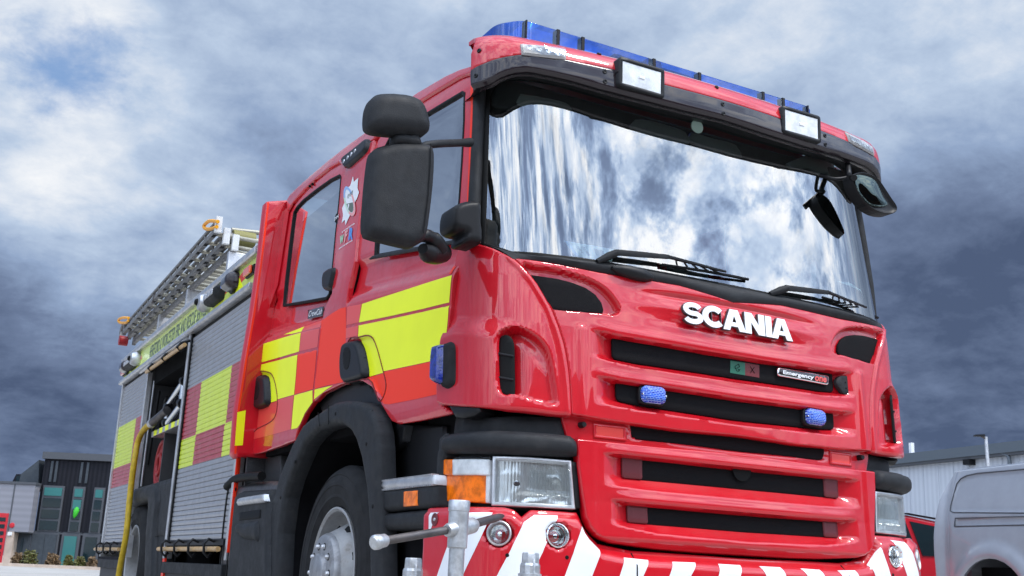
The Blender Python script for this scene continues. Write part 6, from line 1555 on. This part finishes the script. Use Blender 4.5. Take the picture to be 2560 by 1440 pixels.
def B2(o): o.parent = an; o.matrix_parent_inverse = Matrix.Translation(-Vector(F1b.P)); return o
z0a = F1b.uv((40, 1329))[1]; z1a = F1b.uv((40, 1210))[1]; ar = F1b.uv((80, 1270))[0]; al = F1b.uv((-160, 1270))[0]
B2(F1b.rect('cladding', al, ar, z0a, z1a, 0, -.62, 'greyclad')); B2(F1b.rect('coping', al, ar+.05, z1a, z1a+.12, .06, -.62, 'framegrey'))
B2(F1b.rect('clad_joint', F1b.uv((29, 1270))[0]-.03, F1b.uv((29, 1270))[0]+.03, z0a, z1a, .02, 0, 'framegrey'))
a1_, a2_ = F1b.uv((20, 1340))[0], F1b.uv((34, 1340))[0]
B2(F1b.rect('pillar', a1_-.1, a2_, 0, z0a, -.02, -.62, 'beige')); B2(F1b.rect('glazed_lobby', a2_, ar-.1, 0, z0a, -.55, -.62, 'greypanel')); B2(F1b.rect('lobby_glass', a2_+.3, ar-.5, .1, z0a-.3, -.50, -.54, 'winglass'))
zd = F1b.uv((10, 1283))[1]; B2(F1b.rect('lobby_ceiling', a2_, ar, z0a-.05, z0a, -.05, -.6, 'framegrey'))
dr = B2(F1b.rect('sectional_door', a1_-4.2, a1_-.12, 0, zd, .05, -.02, 'reddoor'))
nz = 6
for k in range(nz):
    z_0 = .35+k*(zd-.5)/nz; o = F1b.rect('door_pane', a1_-4.1, a1_-.22, z_0+.08, z_0+(zd-.5)/nz-.06, .07, .05, 'winglass'); o.parent = dr
B2(F1b.rect('sign', a1_-.02, a2_-.1, 1.45, 1.62, .04, -.02, 'white')); B2(lathe('alarm_bell', [(0, .08), (.12, .06), (.14, 0)], F1b.pt((a1_+a2_)/2-.02, 1.95, -.02), tuple(F1b.n), 'reddoor', None, 14))
# shrubs in front of the building
M['leafa'] = mat('olive_leaves', (.10, .10, .025), .6, var=.4, vscale=8); M['leafb'] = mat('brown_dry_leaves', (.16, .10, .05), .7, var=.4, vscale=8)
def shrub(px0, px1, pyt, m, label):
    d0 = 54.5; dr_ = pxdir((px0+px1)/2, 1400); c = CAM+dr_*(d0/(dr_@fh)); c[2] = 0
    w_ = (px1-px0)/FPX*d0/2; h_ = (1416-pyt)/FPX*d0
    s_ = empty('shrub', tuple(c), label, 'shrub', 'low shrubs along the front of the dark building')
    V, F = [], []; rr = random.Random(int(px0))
    for k in range(420):
        a = rr.uniform(0, 6.28); r_ = rr.random()**.5; zz2 = rr.random()**.8; rad = w_*(1-.45*zz2)*r_*rr.uniform(.8, 1.15)
        p = np.array([math.cos(a)*rad, math.sin(a)*rad, zz2*h_*rr.uniform(.75, 1.1)]); n_ = np.array([rr.gauss(0, 1) for _ in range(3)]); n_ /= np.linalg.norm(n_)
        t1 = np.cross(n_, [0, 0, 1.]); t1 /= np.linalg.norm(t1)+1e-6; t2 = np.cross(n_, t1); s2 = rr.uniform(.05, .10); b0 = len(V)
        V += [p+t1*s2, p+t2*s2*.6, p-t1*s2, p-t2*s2*.6]; F.append((b0, b0+1, b0+2, b0+3))
    mobj('foliage', V, F, m, s_, False); 
    V, F = [], []
    for k in range(9):
        a = k*.7; v_, f_ = tube_geo([(0, 0, 0), (math.cos(a)*w_*.6, math.sin(a)*w_*.6, h_*.75)], [.02, .006], 5); F += [[i+len(V) for i in f] for f in f_]; V += v_
    mobj('stems', V, F, 'wood', s_)
shrub(26, 60, 1386, 'leafb', 'brown shrub at the left end of the row, below the pale annex'); shrub(52, 98, 1379, 'leafa', 'tallest olive green shrub near the left end of the row')
shrub(112, 152, 1385, 'leafb', 'brown shrub under the widest window strip'); shrub(158, 184, 1387, 'leafa', 'narrow green shrub between the wide window strip and the teal door'); shrub(184, 218, 1390, 'leafa', 'olive shrub just right of the teal door'); shrub(216, 246, 1388, 'leafb', 'brown shrub at the right end, beside the rear of the fire engine')
kb = F1.slab('kerb', [(F1.uv((-100, 1400))[0], -.05), (F1.uv((420, 1400))[0], -.05), (F1.uv((420, 1400))[0], .14), (F1.uv((-100, 1400))[0], .14)], 5.3, 5.15, 'beige', px=False); kb['kind'] = 'structure'
bed = F1.rect('flower_bed', F1.uv((-100, 1400))[0], F1.uv((420, 1400))[0], -.05, .08, 5.15, 1.2, mat('dark_soil', (.06, .045, .03), .9)); bed['kind'] = 'structure'

# -- warehouse at the right
def onz(p, z): d = pxdir(*p); return CAM+d*((z-CAM[2])/d[2])
W1, W2 = onz((2270, 1136), 7.4), onz((2560, 1103), 7.4); al_ = (W2-W1); al_[2] = 0; al_ /= np.linalg.norm(al_)
P1 = W1.copy(); P1[2] = 0; FW = Face(P1, al_)
if (CAM-FW.P)@FW.n < 0: FW.n = -FW.n
M['whiteclad'] = mat('pale_ribbed_cladding', (.5, .53, .58), .45, fn=ribfn((.42, .45, .50), (.56, .59, .64), 21, al_))
M['fascia'] = mat('dark_grey_fascia', (.10, .12, .14), .5)
wh = empty('warehouse', tuple(P1), 'pale ribbed metal warehouse with a dark grey roof edge behind the van', 'warehouse')
def B3(o): o.parent = wh; o.matrix_parent_inverse = Matrix.Translation(-Vector(P1)); return o
L_ = np.linalg.norm(W2-W1)
B3(FW.rect('wall', -18, L_+14, -.1, 6.95, 0, -20, 'whiteclad')); B3(FW.rect('fascia', -18.2, L_+14, 6.93, 7.40, .35, -20, 'fascia')); B3(FW.rect('gutter', -18.2, L_+14, 6.80, 6.93, .30, .02, 'framegrey'))
for k in range(-18, int(L_)+14): B3(FW.rect('cladding_seam', k-.02, k+.02, 0, 6.8, .03, 0, 'whiteclad'))
dp = [FW.uv(p) for p in ((2508, 1128), (2518, 1136), (2530, 1140), (2533, 1154), (2534, 1300))]
dpo = B3(tube('downpipe', [FW.pt(a, z, .22) for a, z in dp]+[FW.pt(dp[-1][0], .0, .22)], .09, 'fascia', None, 10))
a, z = FW.uv((2431, 1157)); B3(FW.rect('wall_floodlight', a-.2, a+.2, z-.12, z+.14, .4, 0, 'dkplastic'))
a, z = FW.uv((2279, 1122)); B3(FW.rect('roof_vent', a-.08, a+.08, 7.4, z+.3, .1, -.1, 'white'))
# -- lamp post
dl = pxdir(2470, 1160); Pl = CAM+dl*(34/(dl@fh)); Pl[2] = 0
FL = Face(Pl, eh)
lp_ = empty('lamp_post', tuple(Pl), 'thin grey lamp post with a small head, standing before the warehouse', 'lamp post')
aT, zT = FL.uv((2461, 1092)); a2, z2 = FL.uv((2441, 1088)); aB, zB = FL.uv((2471, 1160))
tube('post', [(0, 0, 0), (0, 0, zT*.75), tuple(np.array(FL.pt(aT*.25, zT))-[Pl[0], Pl[1], 0])], [.085, .06, .05], 'alu', lp_, 10)
tube('arm', [tuple(np.array(FL.pt(aT*.25, zT-.05))-[Pl[0], Pl[1], 0]), tuple(np.array(FL.pt(aT*.25-.12, zT+.02))-[Pl[0], Pl[1], 0])], .045, 'steel', lp_, 8)
o = FL.slab('lamp_head', [(aT*.25-.36, zT), (aT*.25-.05, zT), (aT*.25-.05, zT+.07), (aT*.25-.34, zT+.05)], -.08, .08, 'dkplastic', None, px=False); o.parent = lp_; o.matrix_parent_inverse = Matrix.Translation(-Vector(Pl))

# -- silver van
V1_, V2_ = onz((2345, 1178), 1.93), onz((2560, 1153), 1.93); av = V2_-V1_; av[2] = 0; av /= np.linalg.norm(av); Pv = V1_.copy(); Pv[2] = 0
FV = Face(Pv, av)
if (CAM-FV.P)@FV.n < 0: FV.n = -FV.n
van = empty('silver_van', tuple(Pv), 'silver grey panel van with a black sliding rail, cut by the right edge', 'van')
def BV(o): o.parent = van; o.matrix_parent_inverse = Matrix.Translation(-Vector(Pv)); return o
M['silver'] = paintbump(mat('silver_van_paint', (.34, .35, .38), .36, .2, coat=1, coat_ior=1.45, var=.04), 2, .1)
def VS(U, V):
    U = np.asarray(U, float); V = np.asarray(V, float)
    t = np.clip((V-1.0)/.95, 0, 1); d = -.20*t**2.2-.05*np.clip((.75-V)/.6, 0, 1)**2-.06*np.exp(-((U+.02)/.10)**2)-.05*np.maximum(0, .12-U)
    q = FV.P[None, :]+FV.e[None, :]*np.ravel(U)[:, None]+FV.n[None, :]*np.ravel(d)[:, None]; q[:, 2] = np.ravel(V)+0*np.ravel(U); return q
sgv = 1 if np.cross(FV.e, [0, 0, 1])@FV.n > 0 else -1
vz = lambda pts: [FV.uv(p) for p in ZN(pts)]
vc = vz([(1545, 1600)])[0][0]; 
wc = (FV.uv(ZN([(1530, 1440)])[0])[0]); zt_w = FV.uv(ZN([(1500, 1275)])[0])[1]; rw = .34; AR = max(zt_w-.36, .38)
prof = vz([(988, 442), (970, 560), (948, 720), (944, 900), (946, 1060), (956, 1250), (965, 1345)])
body = prof+[(prof[-1][0]+.02, .30), (wc-AR-.01, .30)]+[(wc+AR*math.cos(t), .36+AR*math.sin(t)) for t in np.linspace(math.pi, 0, 17)]+[(wc+AR+.01, .30), (3.3, .30), (4.4, .35), (4.4, .95), (3.9, 1.15), (3.3, 1.85), (3.1, 1.93)]+[(prof[0][0]+.12, 1.93)]
body = ccw(body)
pan = ccw(vz([(1090, 560), (1115, 510), (1160, 480), (1260, 457), (1819, 408)])+[(2.3, 1.75), (2.3, vz([(1819, 842)])[0][1])]+vz([(1819, 842), (1120, 836), (1085, 822), (1076, 780)]))
rl_ = vz([(1150, 892), (1819, 892)]); rlb = vz([(1150, 970), (1819, 970)])
rec2 = ccw([rl_[0], (2.3, rl_[1][1]), (2.3, rlb[1][1]), rlb[0]])
def vdisp(U, V):
    d = -.022*sst(sdf(pan, U, V), -.004, .025)-.014*sst(sdf(rec2, U, V), -.004, .008)
    r_ = np.hypot(U-wc, (V-.36)); d += .045*np.exp(-((r_-AR-.09)/.07)**2)*sst(V, .3, .5)+.03*sst(AR+.10-r_, 0, .08)
    return d*sgv
sh_ = sheet('side_panel', body, VS, .022, 'silver', None, disp=vdisp, thick=.03*1, rim=0); BV(sh_)
# roof, rear and far side
ra_, rb_ = prof[0][0]+.10, 3.1
rows = []
for a in np.linspace(ra_, rb_, 6):
    rows.append([FV.pt(a, 1.925, -.20), FV.pt(a, 1.965, -.28), FV.pt(a, 1.985, -.9), FV.pt(a, 1.965, -1.55), FV.pt(a, 1.9, -1.68), FV.pt(a, 1.0, -1.85), FV.pt(a, .3, -1.85)])
BV(loft('roof', rows, 'silver'))
BV(FV.slab('rear_doors', [(prof[0][0]+.11, 1.90), (prof[2][0]+.06, 1.2), (prof[4][0]+.05, .7), (prof[4][0]+.08, .32), (prof[4][0]+.3, .32), (prof[0][0]+.4, 1.90)], -.22, -1.66, 'silver', px=False))
BV(FV.slab('nose', [(4.38, .36), (4.38, .95), (3.9, 1.14), (3.3, 1.84), (3.0, 1.9), (3.0, .36)], -.26, -1.6, 'silver', px=False))
BV(FV.slab('door_rail', vz([(1203, 952), (1819, 952), (1819, 976), (1203, 974)]), .03, -.03, 'black'))
for L_o in (pan, rec2): BV(tube('crease_shade_line', [VS(np.array([a]), np.array([b]))[0]+FV.n*.002 for a, b in L_o+[L_o[0]]], .007, 'framegrey', None, 5))  # grey lines draw the shade of the pressed creases
BV(FV.slab('tail_light', vz([(912, 905), (938, 905), (942, 1025), (916, 1020)]), -.02, -.16, mat('red_tail_lens', (.65, .01, .015), .15, coat=1), bevel=.01))
BV(FV.slab('tail_light', vz([(918, 1095), (944, 1095), (950, 1205), (924, 1195)]), -.02, -.16, mat('red_tail_lens_low', (.65, .01, .015), .15, coat=1), bevel=.01))
BV(FV.slab('hinge', vz([(918, 718), (945, 712), (945, 775), (920, 770)]), -.0, -.08, 'dkplastic', bevel=.008)); BV(FV.slab('rear_light_unit', vz([(938, 1265), (968, 1260), (968, 1330), (944, 1330)]), .0, -.1, 'dkplastic', bevel=.01))
BV(FV.slab('bumper_end', vz([(930, 1325), (962, 1345), (980, 1372), (1290, 1395), (1270, 1500), (900, 1500), (920, 1400)]), .02, -.2, 'greypanel', bevel=.02))
wv = node('wheel', van); cw = np.array(FV.pt(wc, .33, -.06))-Pv; nv = tuple(FV.n)
lathe('tyre', [(.20, -.02), (.22, .0), (.27, .015), (.315, .0), (.33, -.03), (.33, -.19), (.3, -.22)], cw, nv, 'rubber', wv, 40, cap=False); lathe('rim', [(.21, -.02), (.20, -.05), (.12, -.02), (.06, .0), (0, .0)], cw, nv, 'rimpaint', wv, 32, cap=False)
BV(FV.slab('wheel_well', [(wc-.45, .2), (wc+.45, .2), (wc+.45, .85), (wc-.45, .85)], -.22, -.30, 'void', px=False)); BV(FV.slab('underbody', [(-.0, .22), (4.2, .22), (4.2, .34), (0, .34)], -.1, -1.7, 'void', px=False))
# -- red hatchback behind the van
dc = pxdir(2290, 1300); Pc = CAM+dc*(14.0/(dc@fh)); Pc[2] = 0; FC = Face(Pc, eh*.97+fh*.24)
if (CAM-FC.P)@FC.n < 0: FC.n = -FC.n
car = empty('red_car', tuple(Pc), 'red hatchback car parked between the fire engine and the silver van', 'car')
def BC(o): o.parent = car; o.matrix_parent_inverse = Matrix.Translation(-Vector(Pc)); return o
M['carred'] = mat('red_car_paint', (.60, .008, .02), .3, coat=1)
zr = FC.uv((2290, 1288))[1]; s_ = zr/1.48
ar0 = FC.uv((2400, 1300))[0]
cp = [(x*s_+ar0-3.75, z*s_) for x, z in [(0, .35), (.02, .75), (.35, .88), (1.05, .95), (1.65, 1.36), (2.2, 1.47), (3.0, 1.48), (3.6, 1.40), (3.95, .98), (4.05, .85), (4.05, .40), (3.75, .28), (3.62, .28), (3.5, .52), (3.3, .62), (3.08, .62), (2.88, .52), (2.78, .28), (1.05, .28), (.95, .52), (.75, .62), (.53, .62), (.33, .52), (.22, .28)]]
BC(FC.slab('body', cp, 0, -1.6, 'carred', px=False, bevel=.05))
g_ = lambda pts: [(x*s_+ar0-3.75, z*s_) for x, z in pts]
for q_ in (g_([(1.25, .98), (1.72, 1.32), (2.25, 1.40), (2.25, .98)]), g_([(2.32, .98), (2.32, 1.40), (2.95, 1.41), (3.12, .98)]), g_([(3.18, .99), (3.02, 1.40), (3.5, 1.34), (3.72, 1.0)])): BC(FC.slab('window', q_, .012, -.02, 'winglass', px=False))
BC(FC.slab('roof_trim', g_([(1.7, 1.40), (2.2, 1.475), (3.0, 1.485), (3.55, 1.43), (3.55, 1.445), (3.0, 1.50), (2.2, 1.49), (1.7, 1.415)]), .02, -.05, 'black', px=False))
for xw in (.64, 3.2):
    wv = node('wheel', car); cw = np.array(FC.pt(xw*s_+ar0-3.75, .31*s_, .0))-Pc; nv = tuple(FC.n)
    lathe('tyre', [(.2, -.02), (.22, .0), (.28, .01), (.31, -.02), (.31, -.18)], cw, nv, 'rubber', wv, 32, cap=False); lathe('rim', [(.2, -.02), (.1, -.03), (0, -.02)], cw, nv, 'rimpaint', wv, 24, cap=False)
# -- unseen block added behind the camera to darken reflections in paintwork and glass
bk = empty('added_dark_block', (6, -27, 0), 'tall dark brick block added behind the viewer to darken the paint reflections', 'building')
M['brickfar'] = mat('dark_brick', (.10, .055, .045), .85, var=.2, vscale=.7)
box('wall', (-30, -8, 0), (26, 0, 9.2), 'brickfar', bk); box('roof', (-30.4, -8.4, 9.2), (26.4, .4, 9.7), 'fascia', bk)
for x in range(-27, 18, 6): box('roller_door', (x, .02, 0), (x+3.6, .06, 3.4), 'greypanel', bk)
# ------------------------------------------------------------------ ground
gr = box('ground', (-400, -400, -.5), (400, 600, 0), 'void'); gr['kind'] = 'structure'
def groundfn(t, P):
    n1 = t.noise(P, .35, 5, .6); n2 = t.noise(P, 60, 3, .6)
    return t.mix(t.m('ADD', t.m('MULTIPLY', t.sstep(n1, .35, .65), .5), t.m('MULTIPLY', t.sstep(n2, .35, .65), .5)), (.30, .285, .26), (.44, .42, .39))
M['ground'] = mat('pale_concrete_yard', (.36, .34, .31), .85, fn=groundfn, bump=.5, bscale=90)
gr.data.materials[0] = M['ground']
